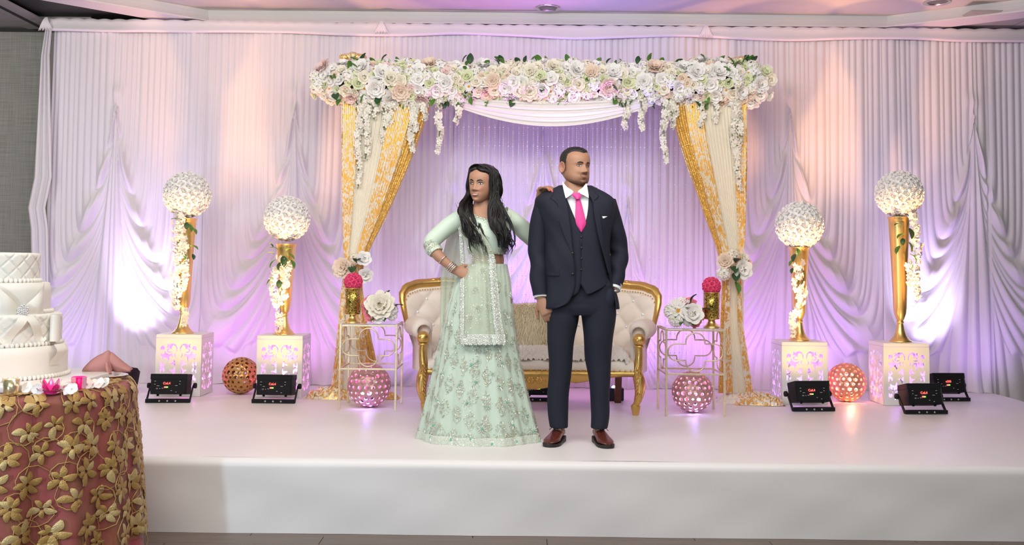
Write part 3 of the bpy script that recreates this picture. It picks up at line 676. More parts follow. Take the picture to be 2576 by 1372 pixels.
def vine(label, chains, leaves, Y):
    """chains: list of pixel paths with blossom widths; leaves: (px,py,dx,dz,size)"""
    p0 = at(*chains[0][0][0], Y); th = thing('flower_vine', label, 'flower vine', p0, 0, 'flower vines on the vases'); r = random.Random(len(label))
    for pts_, wpx in chains:
        P = spline([at(a, b, Y) for a, b in pts_], 30); obj('stem', tube(P, .003, 5), MLEAF, th, True, True)
        L = np.sum(np.linalg.norm(np.diff(P, axis=0), axis=1)); g = G(); n = int(L*150)
        for i in range(n):
            t = i/n; c = P[min(29, int(t*30))]; wd = wpx/310*(1-.45*t)*.6; a = r.random()*6.28
            d = Vector((math.cos(a), -.6, math.sin(a)*.5-.2)); s = r.uniform(.016, .028)
            M = Matrix.Translation((c[0]+wd*math.cos(a)*r.random(), c[1]-.012-.012*r.random(), c[2]+wd*.5*math.sin(a)))@d.to_track_quat('Z', 'Y').to_matrix().to_4x4()@T(rz=r.random()*6)
            for k in range(5): g.add(([(0, 0, 0), (.55*s, -.40*s, .2*s), (1.1*s, -.24*s, .1*s), (1.1*s, .24*s, .1*s), (.55*s, .40*s, .2*s)], [(0, 1, 2, 3, 4)]), 0, M@T(rz=k*1.257))
        obj('blossom_chain', g, MWI, th, True, True)
    for k, (a, b, dx, dz, s) in enumerate(leaves):
        d = Vector((dx, -.35, dz)); o = put(LEAF[0 if k % 3 else 2], 'leaf', th, Vector(at(a, b, Y-.02))-Vector(p0), d, s); o.rotation_quaternion = d.to_track_quat('X', 'Z')
vine('blossom vine trailing down the tall vase at far left', [([(450, 548), (448, 600), (446, 680), (444, 770)], 34), ([(462, 590), (466, 680), (462, 730)], 16), ([(468, 780), (465, 820)], 12)],
     [(450, 553, -1, .1, .06), (475, 565, .5, -1, .07), (483, 575, .6, -.6, .07), (470, 560, .1, -1, .06), (478, 620, 1, -.3, .08), (470, 640, -.2, -1, .06), (484, 640, .4, -1, .05)], 8.03)
vine('blossom vine and leaves trailing down the vase left of the arch', [([(712, 650), (716, 700), (708, 760), (700, 830)], 28), ([(692, 680), (686, 720), (694, 770)], 16), ([(725, 668), (722, 720)], 14)],
     [(700, 630, -1, .4, .07), (690, 640, -.8, .2, .06), (695, 655, -.6, -.8, .08), (712, 645, .2, -1, .09), (722, 640, .7, -.4, .08), (730, 655, .6, -1, .08), (708, 660, -.3, -1, .07), (720, 632, .8, .3, .06), (690, 700, -.6, -.6, .08), (702, 705, .1, -1, .07), (686, 624, -.3, .6, .05)], 8.03)
vine('blossom vine trailing down the vase right of the arch', [([(2012, 668), (2008, 720), (2018, 745), (2000, 790), (1994, 840)], 30)],
     [(2002, 640, -.5, -1, .07), (1998, 655, -.7, -.7, .07), (2005, 625, .1, -1, .06), (1995, 675, -.4, -1, .05)], 7.98)
vine('blossom vine trailing beside the tall vase at far right', [([(2300, 545), (2306, 610), (2303, 700), (2305, 748)], 30), ([(2288, 660), (2286, 720)], 14)],
     [(2268, 565, -1, -.1, .07), (2275, 590, -.9, -.4, .08), (2265, 620, -.6, -.8, .08), (2285, 575, .2, -1, .09), (2284, 610, .3, -1, .08), (2288, 640, .6, -.7, .08), (2272, 600, -.2, -1, .06)], 7.98)
# ------------------------------------------------------------------ pierced orbs
def pierced_sphere(R, seed, sub=3, thick=.006):
    b = bmesh.new(); bmesh.ops.create_icosphere(b, subdivisions=sub, radius=1); r = random.Random(seed)
    for v in b.verts: v.co = (v.co+Vector((r.uniform(-1, 1), r.uniform(-1, 1), r.uniform(-1, 1)))*.035).normalized()
    g = G(); fc = {f.index: f.calc_center_median().normalized() for f in b.faces}
    for v in b.verts:
        n = v.co.normalized(); t = n.orthogonal().normalized(); bt = n.cross(t)
        cs = sorted([fc[f.index] for f in v.link_faces], key=lambda c: math.atan2((c-n).dot(bt), (c-n).dot(t)))
        k = r.uniform(.30, .66); N = len(cs); mid = [((cs[i]+cs[(i+1) % N])/2) for i in range(N)]
        out = []; inn = []
        for i in range(N):
            for p, kk in ((cs[i], .92), (mid[i], 1.0)):
                out.append(p.normalized()); q = n+(p-n)*k*kk; inn.append(q.normalized())
        M = len(out); vv = [p*R for p in out]+[p*(R+.003) for p in inn]+[p*(R-thick) for p in inn]
        ff = [(i, (i+1) % M, M+(i+1) % M, M+i) for i in range(M)]+[(M+i, M+(i+1) % M, 2*M+(i+1) % M, 2*M+i) for i in range(M)]
        g.add(([tuple(q) for q in vv], ff))
    b.free(); return g
def orb(label, x, y, R, m, seed, leds=()):
    th = thing('pierced_orb', label, 'orb lamp', (x, y, .402+R), 0, 'pierced decorative orbs')
    obj('pierced_shell', pierced_sphere(R, seed), m, th, False)
    if leds:
        ld = obj('led_module', G().add(lathe([(.002, -R*.55), (.05, -R*.55), (.055, -R*.6), (.055, -R*.75), (.002, -R*.75)], 18)), MBLACK, th)
        for i, (dx, dz, s, col) in enumerate(leds):
            k = 'orb_%s' % str(col)
            if k not in MLED: MLED[k] = mat('orb_led_%d' % len(MLED), (.9, .9, .9), .3, emit=col, es=28)
            obj('led_bulb', ball(s, 6, 8, (dx, -R*.55, dz-R*.2)), MLED[k], ld)
    return th
MORB = mat('orb_bronze_gold', (.55, .30, .10), .35, .75, .25, 30, .2, 60)
MORP = mat('orb_rose_gold', (.60, .34, .33), .38, .5, .2, 30, .2, 60)
orb('plain gold pierced orb on the stage between the two left pedestals', -2.195, 8.18, .146, MORB, 1)
BL, WH, PKL, GRN, WRM = (.15, .3, 1), (.8, .85, 1), (1, .2, .7), (.2, 1, .5), (1, .75, .4)
orb('glowing pink pierced orb under the left gold side table', -1.055, 7.52, .160, MORP, 2, [(.02, .02, .014, BL), (-.03, -.02, .014, WH), (.0, -.03, .013, PKL), (.03, -.02, .012, WH)])
orb('glowing pink pierced orb under the right gold side table', 1.353, 7.44, .150, MORP, 3, [(-.01, .03, .014, WH), (-.03, -.02, .015, WH), (.03, -.02, .012, BL), (.0, -.01, .012, PKL)])
orb('glowing orange pierced orb on the stage between the two right pedestals', 2.725, 8.12, .153, mat('orb_coral', (.75, .33, .22), .35, .5, .2, 30, .2, 60), 4, [(.0, .03, .014, WRM), (-.03, -.02, .014, GRN), (.04, -.0, .014, WRM), (.01, -.03, .014, WRM)])
for n, p, e, c in (('orb_glow_left', (-1.055, 7.40, .47), 1.0, (.30, .22, 1)), ('orb_glow_left_pink', (-1.055, 7.55, .58), 0.28, (1, .08, .36)), ('orb_glow_right', (1.353, 7.33, .47), 1.0, (.30, .25, 1)), ('orb_glow_right_pink', (1.353, 7.46, .57), 0.28, (1, .08, .36)), ('orb_glow_coral', (2.725, 8.05, .52), 1.5, (1, .4, .2)), ('orb_glow_magenta', (2.725, 8.15, .60), 0.9, (1, .2, .6))):
    point(n, p, e, c, .02)
# ------------------------------------------------------------------ par cans
MTXT = mat('white_print', (.7, .7, .7), .6); MRED = mat('red_digits', (.8, .05, .04), .4, emit=(1, .06, .05), es=3.5)
def text_mesh(s, size):
    cu = bpy.data.curves.new('t', 'FONT'); cu.body = s; cu.size = size; cu.align_x = 'CENTER'; cu.extrude = .0003
    o = bpy.data.objects.new('t', cu); C.objects.link(o); dg = bpy.context.evaluated_depsgraph_get()
    me = bpy.data.meshes.new_from_object(o.evaluated_get(dg)); bpy.data.objects.remove(o); return me
TX = {k: text_mesh(k, s) for k, s in (('CoL4', .024), ('n255', .024), ('CE', .012))}
MSCR = mat('steel_screw', (.6, .6, .6), .3, .8); MGRN = mat('green_led', (.1, .7, .1), .4, emit=(.1, 1, .05), es=3); MPRT = mat('beam_lens', (.3, .3, .32), .1, 0, coat=.5)
def par_can(label, x, y, rz, tilt, txt, w_=.27):
    th = thing('par_light', label, 'stage light', (x, y, .402), rz, 'black par lights on the stage'); H = .15; Dp = .20
    # yoke bracket: flat bar U, resting on the floor
    pts_ = [(-w_/2-.045, -.06, .012), (-w_/2-.045, .01, .012)]
    yk = G().add(box(-w_/2-.03, w_/2+.03, -.115, -.085, 0, .028, .002))
    for s in (-1, 1):
        xx = s*(w_/2+.026); yk.add(([(xx-.004, -.115, .002), (xx+.004, -.115, .002), (xx+.004, -.085, .002), (xx-.004, -.085, .002), (xx-.004, -.01, .12), (xx+.004, -.01, .12), (xx+.004, .02, .12), (xx-.004, .02, .12)], [(0, 1, 2, 3), (4, 7, 6, 5), (0, 4, 5, 1), (1, 5, 6, 2), (2, 6, 7, 3), (3, 7, 4, 0)]))
    obj('yoke_bracket', yk, MBLACK, th, False)
    for k in (-.06, 0, .06): obj('bracket_screw', lathe([(.002, 0), (.007, 0), (.007, .003), (.002, .004)], 10), MSCR, th).matrix_local = T(k, -.1155, .014, PI/2)
    # housing: back plate with display faces -y (viewer), lens faces +y up
    M = T(0, .0, .125, tilt)
    def hb(yv, sx, zt, zb): return [(-sx, yv, zb), (sx, yv, zb), (sx, yv, zt), (-sx, yv, zt)]
    secs = [hb(-.095, w_/2-.012, H/2-.010, -H/2+.012), hb(-.100, w_/2-.004, H/2-.004, -H/2+.004), hb(-.085, w_/2, H/2, -H/2), hb(.05, w_/2, H/2, -H/2), hb(.10, w_/2-.02, H/2-.02, -H/2+.02)]
    ho = obj('housing', G().add(loft(secs), 0, M), MBLACK, th, False)
    lid = obj('lid', G().add(box(-w_/2-.003, w_/2+.003, -.098, .055, H/2-.04, H/2+.004, .005), 0, M), MBLACK, th, False)
    obj('lens', G().add(lathe([(.002, 0), (.05, .004), (.06, 0), (.06, -.01)], 20), 0, M@T(0, .103, 0, -PI/2)), MPRT, th)
    yf = -.1013
    for dx, dz, wd, ht in ((-.088, .008, .016, .022), (.06, .012, .016, .022)): obj('rocker_switch', G().add(box(dx, dx+wd, yf-.003, yf, dz-ht/2, dz+ht/2, .001), 0, M), MBLACK, ho, False)
    g = G()
    for dx, dz, wd in ((-.105, .022, .012), (-.105, .0, .010), (-.085, -.012, .018), (.08, .022, .012), (.08, .002, .010), (.052, -.010, .018), (.02, -.048, .01), (.055, -.058, .010), (-.048, -.030, .014), (-.066, -.033, .008)): g.add(box(dx, dx+wd, yf-.0006, yf, dz, dz+.0025), 0, M)
    obj('printed_marks', g, MTXT, ho, False)
    for k, me, m, dx, dz in ((0, TX[txt], MRED, -.012, .000), (1, TX['CE'], MTXT, -.083, -.036)):
        me2 = me.copy(); me2.materials.clear(); me2.materials.append(m); o = link('display_digits' if k == 0 else 'printed_mark', me2, ho); o.matrix_local = M@T(dx, yf-.0008, dz, PI/2)
    obj('red_indicator', G().add(box(-.03, -.016, yf-.001, yf, -.026, -.016), 0, M), MRED, ho, False); obj('green_indicator', G().add(box(-.014, -.002, yf-.001, yf, -.025, -.017), 0, M), MGRN, ho, False)
    for s in (-1, 1):
        obj('knob', G().add(lathe([(.001, 0), (.02, 0), (.022, .01), (.02, .022), (.001, .024)], 10), 0, T(s*(w_/2+.028), .005, .115, 0, s*PI/2)), MBLACK, th)
        obj('rubber_foot', G().add(lathe([(.001, 0), (.009, 0), (.010, .014), (.001, .014)], 10), 0, M@T(s*.085, -.06, -H/2-.013)), MBLACK, th)
    return th
par_can('black stage light at far left in front of the tall-vase pedestal', -2.60, 7.72, .06, -.12, 'CoL4')
par_can('black stage light in front of the pedestal left of the arch', -1.80, 7.76, -.02, -.10, 'CoL4')
par_can('black stage light in front of the pedestal right of the arch', 2.275, 7.66, .12, -.22, 'CoL4')
par_can('black stage light in front of the far right pedestal', 3.09, 7.58, .10, -.22, 'CoL4')
par_can('black stage light tilted at the drape behind the far right pedestal', 3.60, 8.32, .08, -.25, 'n255')
par_can('black stage light half hidden behind the folded napkin at far left', -3.2, 8.22, -.5, -.2, 'n255')
par_can('black stage light standing under the middle of the loveseat', .24, 8.02, 0, .05, 'n255')
# small LED bar under the loveseat
lb = thing('led_bar', 'small dark LED bar lamp under the right end of the loveseat', 'stage light', (.80, 8.05, .402))
obj('bar_body', G().add(box(-.11, .11, -.05, .05, 0, .10, .008)), mat('navy_plastic', (.02, .025, .05), .4), lb, False)
for i, c in enumerate(((1, .1, .1), (1, .5, .5), (.2, .3, 1))): obj('led_lens', ball(.018, 6, 10, (-.07+.05*i, -.03, .105), (1, .8, .7)), mat('bar_led_%d' % i, (.8, .8, .8), .3, emit=c, es=8), lb)
# ------------------------------------------------------------------ gold wire side tables
def side_table(label, x, y, w_, d_):
    th = thing('side_table', label, 'side table', (x, y, .402), 0, 'gold wire side tables'); H = .627; q = .0075
    for sx in (-1, 1):
        for sy in (-1, 1): obj('leg', G().add(box(sx*w_/2-q, sx*w_/2+q, sy*d_/2-q, sy*d_/2+q, 0, H, .0015)), MANT, th, False)
    for z, nm in ((H-.012, 'top_rail'), (.30, 'lower_rail')):
        for s in (-1, 1):
            obj(nm, G().add(box(-w_/2+q, w_/2-q, s*d_/2-.006, s*d_/2+.006, z-.006, z+.006, .001)), MANT, th, False)
            obj(nm, G().add(box(s*w_/2-.006, s*w_/2+.006, -d_/2+q, d_/2-q, z-.006, z+.006, .001)), MANT, th, False)
    def quat(W_):
        zc = (.30+H-.012)/2; R = .069; k = .060; hx = W_/2-.012-k; P = []
        for cx, cz, rr, a0 in ((0, .072, R, 180), (hx, 0, k, 90), (0, -.072, R, 0), (-hx, 0, k, 270)):
            P += [(cx+rr*math.cos(math.radians(a0-i*12)), cz+rr*math.sin(math.radians(a0-i*12))*(1.0 if cz == 0 else .98)) for i in range(16)]
            if cx > 0: P.append((R, -k))
            elif cx < 0: P.append((-R, k))
            elif cz > 0: P.append((R, k))
            else: P.append((-R, -k))
        return [(a, b+zc) for a, b in P]
    for s in (-1, 1):
        obj('quatrefoil', tube([(a, s*d_/2, b) for a, b in quat(w_)], .0055, 6, True), MANT, th)
        obj('quatrefoil', tube([(s*w_/2, a, b) for a, b in quat(d_)], .0055, 6, True), MANT, th)
    obj('glass_top', G().add(box(-w_/2+.004, w_/2-.004, -d_/2+.004, d_/2-.004, H-.004, H+.002)), mat('mirror_glass', (.75, .72, .74), .06, .6, .02), th, False)
    return th
side_table('gold wire side table with quatrefoil sides left of the loveseat', -1.04, 7.53, .41, .40)
side_table('gold wire side table with quatrefoil sides right of the loveseat', 1.335, 7.42, .42, .40)
# pierced gold candle cups
def pierced_mat():
    m = bpy.data.materials.new('pierced_gold'); m.use_nodes = True; nt = m.node_tree; b = nt.nodes['Principled BSDF']
    tc = node(nt, 'ShaderNodeTexCoord'); vo = node(nt, 'ShaderNodeTexNoise', i_Scale=70.0, i_Detail=1.0, i_Distortion=2.5); nt.links.new(tc.outputs['Object'], vo.inputs['Vector'])
    rp = node(nt, 'ShaderNodeValToRGB'); rp.color_ramp.elements[0].position = .44; rp.color_ramp.elements[1].position = .50
    rp.color_ramp.elements[0].color = (.05, .03, .005, 1); rp.color_ramp.elements[1].color = (.70, .50, .12, 1)
    nt.links.new(vo.outputs['Fac'], rp.inputs[0]); nt.links.new(rp.outputs[0], b.inputs['Base Color']); b.inputs['Metallic'].default_value = .9; b.inputs['Roughness'].default_value = .28
    bp = node(nt, 'ShaderNodeBump', i_Strength=.8, i_Distance=.003); nt.links.new(rp.outputs[0], bp.inputs['Height']); nt.links.new(bp.outputs[0], b.inputs['Normal']); return m
MPIE = pierced_mat()
def cup(label, x, y, z):
    th = thing('candle_cup', label, 'candle holder', (x, y, z), 0, 'pierced gold cups')
    obj('foot', lathe([(.001, 0), (.058, 0), (.060, .005), (.05, .012), (.034, .03), (.024, .05), (.03, .06), (.001, .062)], 28), MGOLD2, th)
    obj('cylinder', lathe([(.001, .062), (.056, .062), (.058, .066), (.0585, .16), (.058, .258), (.0545, .258), (.054, .08), (.001, .075)], 40), MPIE, th)
    for z_ in (.064, .256): obj('rim', tube([(.058*math.cos(a), .058*math.sin(a), z_) for a in np.linspace(0, 2*PI, 33)[:-1]], .0025, 6, True), MGOLD2, th)
pink_rose = rose_mesh('pink_ball_rose', MPK, MPK, 78, ((3, .34, 74, .5), (4, .6, 48, .62), (5, .92, 16, .72)))
ZTB = .402+.629
for px, Y, lab in ((887, 7.46, 'left'), (1790, 7.36, 'right')):
    x = at(px, 800, Y)[0]
    cup('pierced gold cup on the %s side table' % lab, x, Y, ZTB)
    flower_ball('hot pink rose ball on the gold cup of the %s side table' % lab, (x, Y, ZTB+.258+.045), .068, 46, pink_rose, 'pink_rose_ball', 'flower ball', 'hot pink rose balls', MPK)
for lab, px, py, Y, its in (
    ('left', 957, 796, 7.45, [('peony', 'cream', .01, -.05, .075, .10, (0, -1, .3)), ('rose', 'white', -.065, -.05, .09, .055, (-.3, -1, .4)), ('hydrangea', 'white', .08, -.03, .045, .075, (.5, -1, .1)), ('rose', 'white', -.01, -.07, .0, .06, (0, -1, .0)), ('rose', 'pink', -.065, -.07, .0, .052, (-.3, -1, 0)), ('rose', 'pink', -.10, -.02, .055, .05, (-.8, -.8, .1)), ('rose', 'pink', -.10, -.02, .10, .05, (-.8, -.6, .6)), ('rose', 'blush', -.01, 0, .13, .05, (0, -.5, 1)), ('hydrangea', 'white', .03, 0, .11, .06, (.3, -.4, 1)), ('hydrangea', 'white', .10, -.02, -.005, .05, (.5, -1, .1)), ('daisy', 'white', -.055, -.06, .04, .045, (0, -1, .2))]),
    ('right', 1722, 798, 7.36, [('daisy', 'white', -.07, -.06, .07, .085, (-.2, -1, .4)), ('hydrangea', 'white', -.11, -.02, .06, .07, (-.8, -.8, .2)), ('hydrangea', 'white', -.08, -.05, .0, .07, (-.4, -1, -.1)), ('rose', 'white', .05, -.07, .04, .078, (.1, -1, .3)), ('rose', 'pink', .03, 0, .12, .06, (.1, -.6, 1)), ('rose', 'pink', .115, -.03, .045, .05, (.9, -.8, .2)), ('rose', 'pink', .07, -.06, -.02, .042, (.2, -1, -.2)), ('hydrangea', 'white', .02, -.06, -.01, .055, (0, -1, 0)), ('peony', 'white', -.03, 0, .10, .07, (-.2, -.6, 1)), ('rose', 'blush', .10, 0, .0, .045, (.8, -.7, 0))])):
    p = at(px, py, Y); p[2] = ZTB+.062
    its = [(a, b_, dx*.86, dy, dz*.86, s_*1.22, d_) for a, b_, dx, dy, dz, s_, d_ in its]
    th = posy('table_bouquet', 'white and pink flower bouquet lying on the %s side table' % lab, 'bouquet', p, its, 'bouquets on the side tables')
    for k, (dx, dz, d) in enumerate([(-.03, .0, (-.2, -.6, -.3)), (.04, .12, (.5, -.3, 1)), (.03, -.02, (.2, -1, -.3)), (.0, .06, (.1, -1, .4)), (-.05, .03, (-.6, -1, -.2)), (.11, .06, (1, -.5, .3)), (-.02, -.03, (-.5, -1, -.1))]):
        o = put(LEAF[(0, 2)[k % 2]], 'leaf', th, (dx, -.05, dz), d, .075); o.rotation_quaternion = Vector(d).to_track_quat('X', 'Z')
# ------------------------------------------------------------------ loveseat
SX, SY = .15, 7.27
so = thing('loveseat', 'ivory tufted loveseat with carved gold frame behind the couple', 'sofa', (SX, SY, .402))
def s_plan(s, z):
    t = max(0, (z-.38)/.5); a = abs(s)
    x = math.copysign(.86*min(1, a)**.95*(1+.20*t), s); y = .62-.27*a**3.2+.10*t*(1-.5*a)
    return x, y
def s_top(s): return float(interp(np.array(abs(s)), [0, .15, .35, .55, .75, .88, .95, .985, 1], [.70, .73, .86, .925, .92, .90, .855, .77, .62]))
ns, nt_ = 150, 46; P = []; Bk = []
for i in range(ns):
    s = -1+2*i/(ns-1); zt = s_top(s)-.03; row = []; rb = []
    for j in range(nt_):
        z = .36+(zt-.36)*j/(nt_-1); x, y = s_plan(s, z); a = s*1.05/.21; b_ = z/.2
        tf = abs(math.sin(PI*(a+b_)/1))*abs(math.sin(PI*(a-b_)/1)); tf = tf**.45
        e = min(1, (nt_-1-j)/4)*min(1, (1-abs(s))*14); d = .012+.030*tf*e
        nx_, ny_ = -math.copysign(abs(s)**3*.8, s), -1
        row.append((x+nx_*d, y+ny_*d, z)); rb.append((x*1.02, y+.05, z))
    P.append(row); Bk.append(rb)
bk = obj('backrest', grid(np.array(P)), MIVORY, so); obj('backrest_shell', grid(np.array(Bk)), MIVORY, so)
MCRY = mat('crystal_button', (.85, .9, .92), .06, .4, .02); k = 0
for ia in range(-11, 12):
    for ib in range(4, 10):
        if (ia+ib) % 2: continue
        a, b_ = ia/2, ib/2; s = a*.21/1.05; z = b_*.2
        if abs(s) < .93 and .4 < z < s_top(s)-.10:
            x, y = s_plan(s, z); obj('crystal_button', ball(.011, 5, 8, (x-math.copysign(abs(s)**3*.012, s), y-.02, z), (1, .6, 1)), MCRY, bk)
# gilt rails along the top of the back
for sg in (-1, 1):
    ss = np.linspace(.0, 1, 60)*sg; Q = []
    for s in ss: x, y = s_plan(s, s_top(s)); Q.append((x, y-.005, s_top(s)))
    rr = .026+.012*np.clip(np.linspace(0, 1, 60)*1.6, 0, 1); rr[-4:] *= [.95, .9, .8, .6]
    rl = obj('gilt_back_rail', tube(np.array(Q), rr, 12, flat=.8), MGOLD, so)
    g = G()
    for q in range(13):   # carved leaf scrolls
        s = sg*(.50+.018*q); x, y = s_plan(s, s_top(s)); g.add(ball(.016, 5, 7, (x, y-.022, s_top(s)+.018+.006*math.sin(q*2.2)), (1.5, .7, .8)), 0)
        obj('carved_leaf', g, MGOLD, rl)
    # nail heads following the rail
    g = G()
    for q in range(34):
        s = sg*(.30+.66*q/33); zt = s_top(s)-.045; x, y = s_plan(s, zt); g.add(ball(.006, 4, 6, (x*.985, y-.036, zt)))
    tag(obj('nailhead_trim', g, MGOLD, rl), kind='stuff')
    # padded arm
    A = spline([(sg*.785, .03, .585), (sg*.81, .12, .60), (sg*.86, .24, .605), (sg*.905, .34, .60)], 24)
    obj('arm_pad', tube(A, np.interp(np.linspace(0, 1, 24), [0, .06, .2, .8, 1], [.045, .065, .078, .075, .06]), 18), MIVORY, so)
    obj('arm_side', loft([[(sg*.775, .05, z), (sg*.86, .30, z), (sg*.90, .42, z), (sg*.84, .43, z), (sg*.79, .30, z), (sg*.725, .05, z)] for z in (.27, .45, .585)]), MIVORY, so)
    # arm post + cabriole front leg, one sweep each
    Q = spline([(sg*.783, -.005, .50), (sg*.787, .0, .44), (sg*.780, .0, .36), (sg*.768, -.005, .30)], 20)
    ap = obj('arm_post', tube(Q, np.interp(np.linspace(0, 1, 20), [0, .3, 1], [.030, .033, .044]), 14, flat=.8), MGOLD, so)
    obj('carved_knob', ball(.047, 10, 16, (sg*.783, -.005, .538), (1, .95, 1)), MGOLD, ap); obj('knob_collar', lathe([(.02, -.012), (.036, -.008), (.038, 0), (.03, .006)], 18), MGOLD, ap).location = (sg*.783, -.005, .494)
    Q = spline([(sg*.768, -.005, .32), (sg*.785, -.02, .24), (sg*.788, -.025, .17), (sg*.772, -.02, .10), (sg*.76, -.015, .075)], 26)
    lg = obj('front_leg', tube(Q, np.interp(np.linspace(0, 1, 26), [0, .2, .45, .8, 1], [.046, .058, .050, .034, .028]), 14, flat=.75), MGOLD, so)
    obj('foot_block', lathe([(.001, 0), (.022, 0), (.034, .052), (.036, .064), (.022, .082), (.001, .084)], 8), MGOLD, lg, False).location = (sg*.76, -.015, 0)
    g = G()
    for q in range(7):   # carved feather on the knee
        z = .33-.028*q; g.add(tube([(sg*.778, -.066, z), (sg*.765, -.068, z-.015), (sg*.758, -.060, z-.034)], [.006, .007, .003], 6)); g.add(tube([(sg*.778, -.066, z), (sg*.79, -.068, z-.015), (sg*.797, -.060, z-.034)], [.006, .007, .003], 6))
    g.add(tube([(sg*.778, -.064, .35), (sg*.779, -.070, .25), (sg*.776, -.064, .14)], .006, 6)); obj('carved_feather', g, MGOLD, lg)
    g = G().add(loft([[(sg*.70-.025, .56+dy, z), (sg*.70+.025, .56+dy, z), (sg*.70+.025, .61+dy, z), (sg*.70-.025, .61+dy, z)] for z, dy in ((0, .06), (.25, 0))]))
    obj('back_leg', g, mat('dark_leg_wood', (.14, .06, .03), .45), so, False)
# seat apron with scalloped lower edge and carving
g = []
for i in range(61):
    x = -.745+1.49*i/60; low = .262-.085*math.exp(-(x/.30)**2)+.012*math.cos(x*9)*(abs(x) > .3)
    g.append([(x, -.02, .315), (x, -.045, .31), (x, -.048, .285), (x, -.042, low+.012), (x, -.03, low), (x, .0, low), (x, .0, .315)])
apn = obj('carved_apron', grid(np.array(g)), MGOLD, so)
g = G()
for cx in (-.06, 0, .06):
    for q in range(6): a = q*PI/3; g.add(ball(.012, 5, 7, (cx+.016*math.cos(a), -.05, .245+.016*math.sin(a)), (1, .5, 1)))
    g.add(ball(.008, 5, 7, (cx, -.054, .245)))
for sg in (-1, 1):
    for q in range(4): g.add(tube([(sg*(.10+.02*q), -.05, .235+.006*q), (sg*(.16+.02*q), -.054, .25+.004*q), (sg*(.21+.012*q), -.049, .27-.006*q)], [.004, .007, .002], 6))
obj('carved_rosettes', g, MGOLD, apn)
g = G()
for q in range(37): g.add(ball(.0065, 4, 7, (-.72+1.44*q/36, -.047, .318)))
tag(obj('nailhead_trim', g, MGOLD, apn), kind='stuff')
# seat cushion
n1, n2 = 60, 30; P = []
for i in range(n1):
    u = -1+2*i/(n1-1); row = []
    for j in range(n2):
        v = j/(n2-1)
        if v < .35: t = v/.35*PI/2; y = -.03-.02*math.sin(t*2)*.6+.05*(1-math.cos(t)); z = .318+.085*math.sin(t)
        else: y = .02+(v-.35)/.65*.60; z = .403+.028*math.sin((v-.35)/.65*PI)
        row.append((u*.745*(1+.0*v), y, z-.02*abs(u)**8))
    P.append(row)
obj('seat_cushion', grid(np.array(P)), MIVORY, so)
# fleece throw on the seat
n1, n2 = 190, 70; P = []
for i in range(n1):
    u = -1+2*i/(n1-1); row = []
    for j in range(n2):
        v = j/(n2-1); x = SX+u*(.70+.015*math.sin(v*20)); y = SY-.035+v*.50+.012*math.sin(u*23)*(1-v)
        z = .402+.438+.02*math.sin(v*PI)-.055*max(0, 1-v*7)-.02*(abs(u) > .97)
        b_ = abs(math.sin(u*64+2*math.sin(v*31)))*abs(math.sin(v*29+1.7*math.sin(u*47)))
        row.append((x, y-.010*b_*(v < .2), z+.020*b_))
    P.append(row)
tag(obj('fleece_throw', grid(np.array(P)), mat('white_fleece', (.80, .74, .68), .95, 0, .05, 60, .4, 200, sheen=.4)), 'white curly fleece throw spread over the loveseat seat', 'throw blanket')
# fur cushions
def fur_cushion(label, cx, cy, cz, w_, h_, rz, m, seed):
    th = thing('fur_cushion', label, 'cushion', (cx, cy, cz-h_/2), rz, 'fur cushions on the loveseat'); r = random.Random(seed)
    def S_(u, v, f):
        e = (1-abs(u)**3)*(1-abs(v)**3); return np.array([u*w_/2*(1-.08*v*v), f*(.02+.075*max(0, e)**.6), h_/2+v*h_/2*(1-.08*u*u)])
    for f, nm in ((-1, 'cover'), (1, 'cover_back')):
        obj(nm, grid(np.array([[S_(-1+i/12, -1+j/12, f) for j in range(25)] for i in range(25)])), m, th)
    g = G(); V = []; Fc = []
    for k in range(6500):
        u, v = r.uniform(-1, 1), r.uniform(-1, 1); p = S_(u, v, -1); L = r.uniform(.035, .06)
        d = np.array([r.uniform(-.5, .5)+u*.7, -1+.6*abs(u), v*.8-.5+r.uniform(-.4, .4)]); d /= np.linalg.norm(d)
        d2 = d+np.array([r.uniform(-.4, .4), .2, -.7]); d2 /= np.linalg.norm(d2); s = np.cross(d, [0, .3, 1]); s = s/np.linalg.norm(s)*.0015
        n = len(V); V += [p-s, p+s, p+d*L*.5+s*.8, p+d*L*.5-s*.8, p+d*L*.5+d2*L*.6]; Fc += [(n, n+1, n+2, n+3), (n+3, n+2, n+4)]
    tag(obj('fur', (V, Fc), m, th), kind='stuff')
MFU = mat('cream_fur', (.88, .77, .56), .7, 0, .12, 20); MFU2 = mat('pale_fur', (.88, .82, .72), .7, 0, .12, 20)
p = at(1338, 830, 7.66); fur_cushion('large cream long-haired fur cushion on the loveseat between the couple', p[0]+.03, 7.66, p[2]+.02, .40, .37, .05, MFU, 1)
p = at(1280, 835, 7.70); fur_cushion('paler fur cushion on the loveseat, half hidden by the green gown', p[0]-.06, 7.72, p[2], .36, .34, -.1, MFU2, 2)
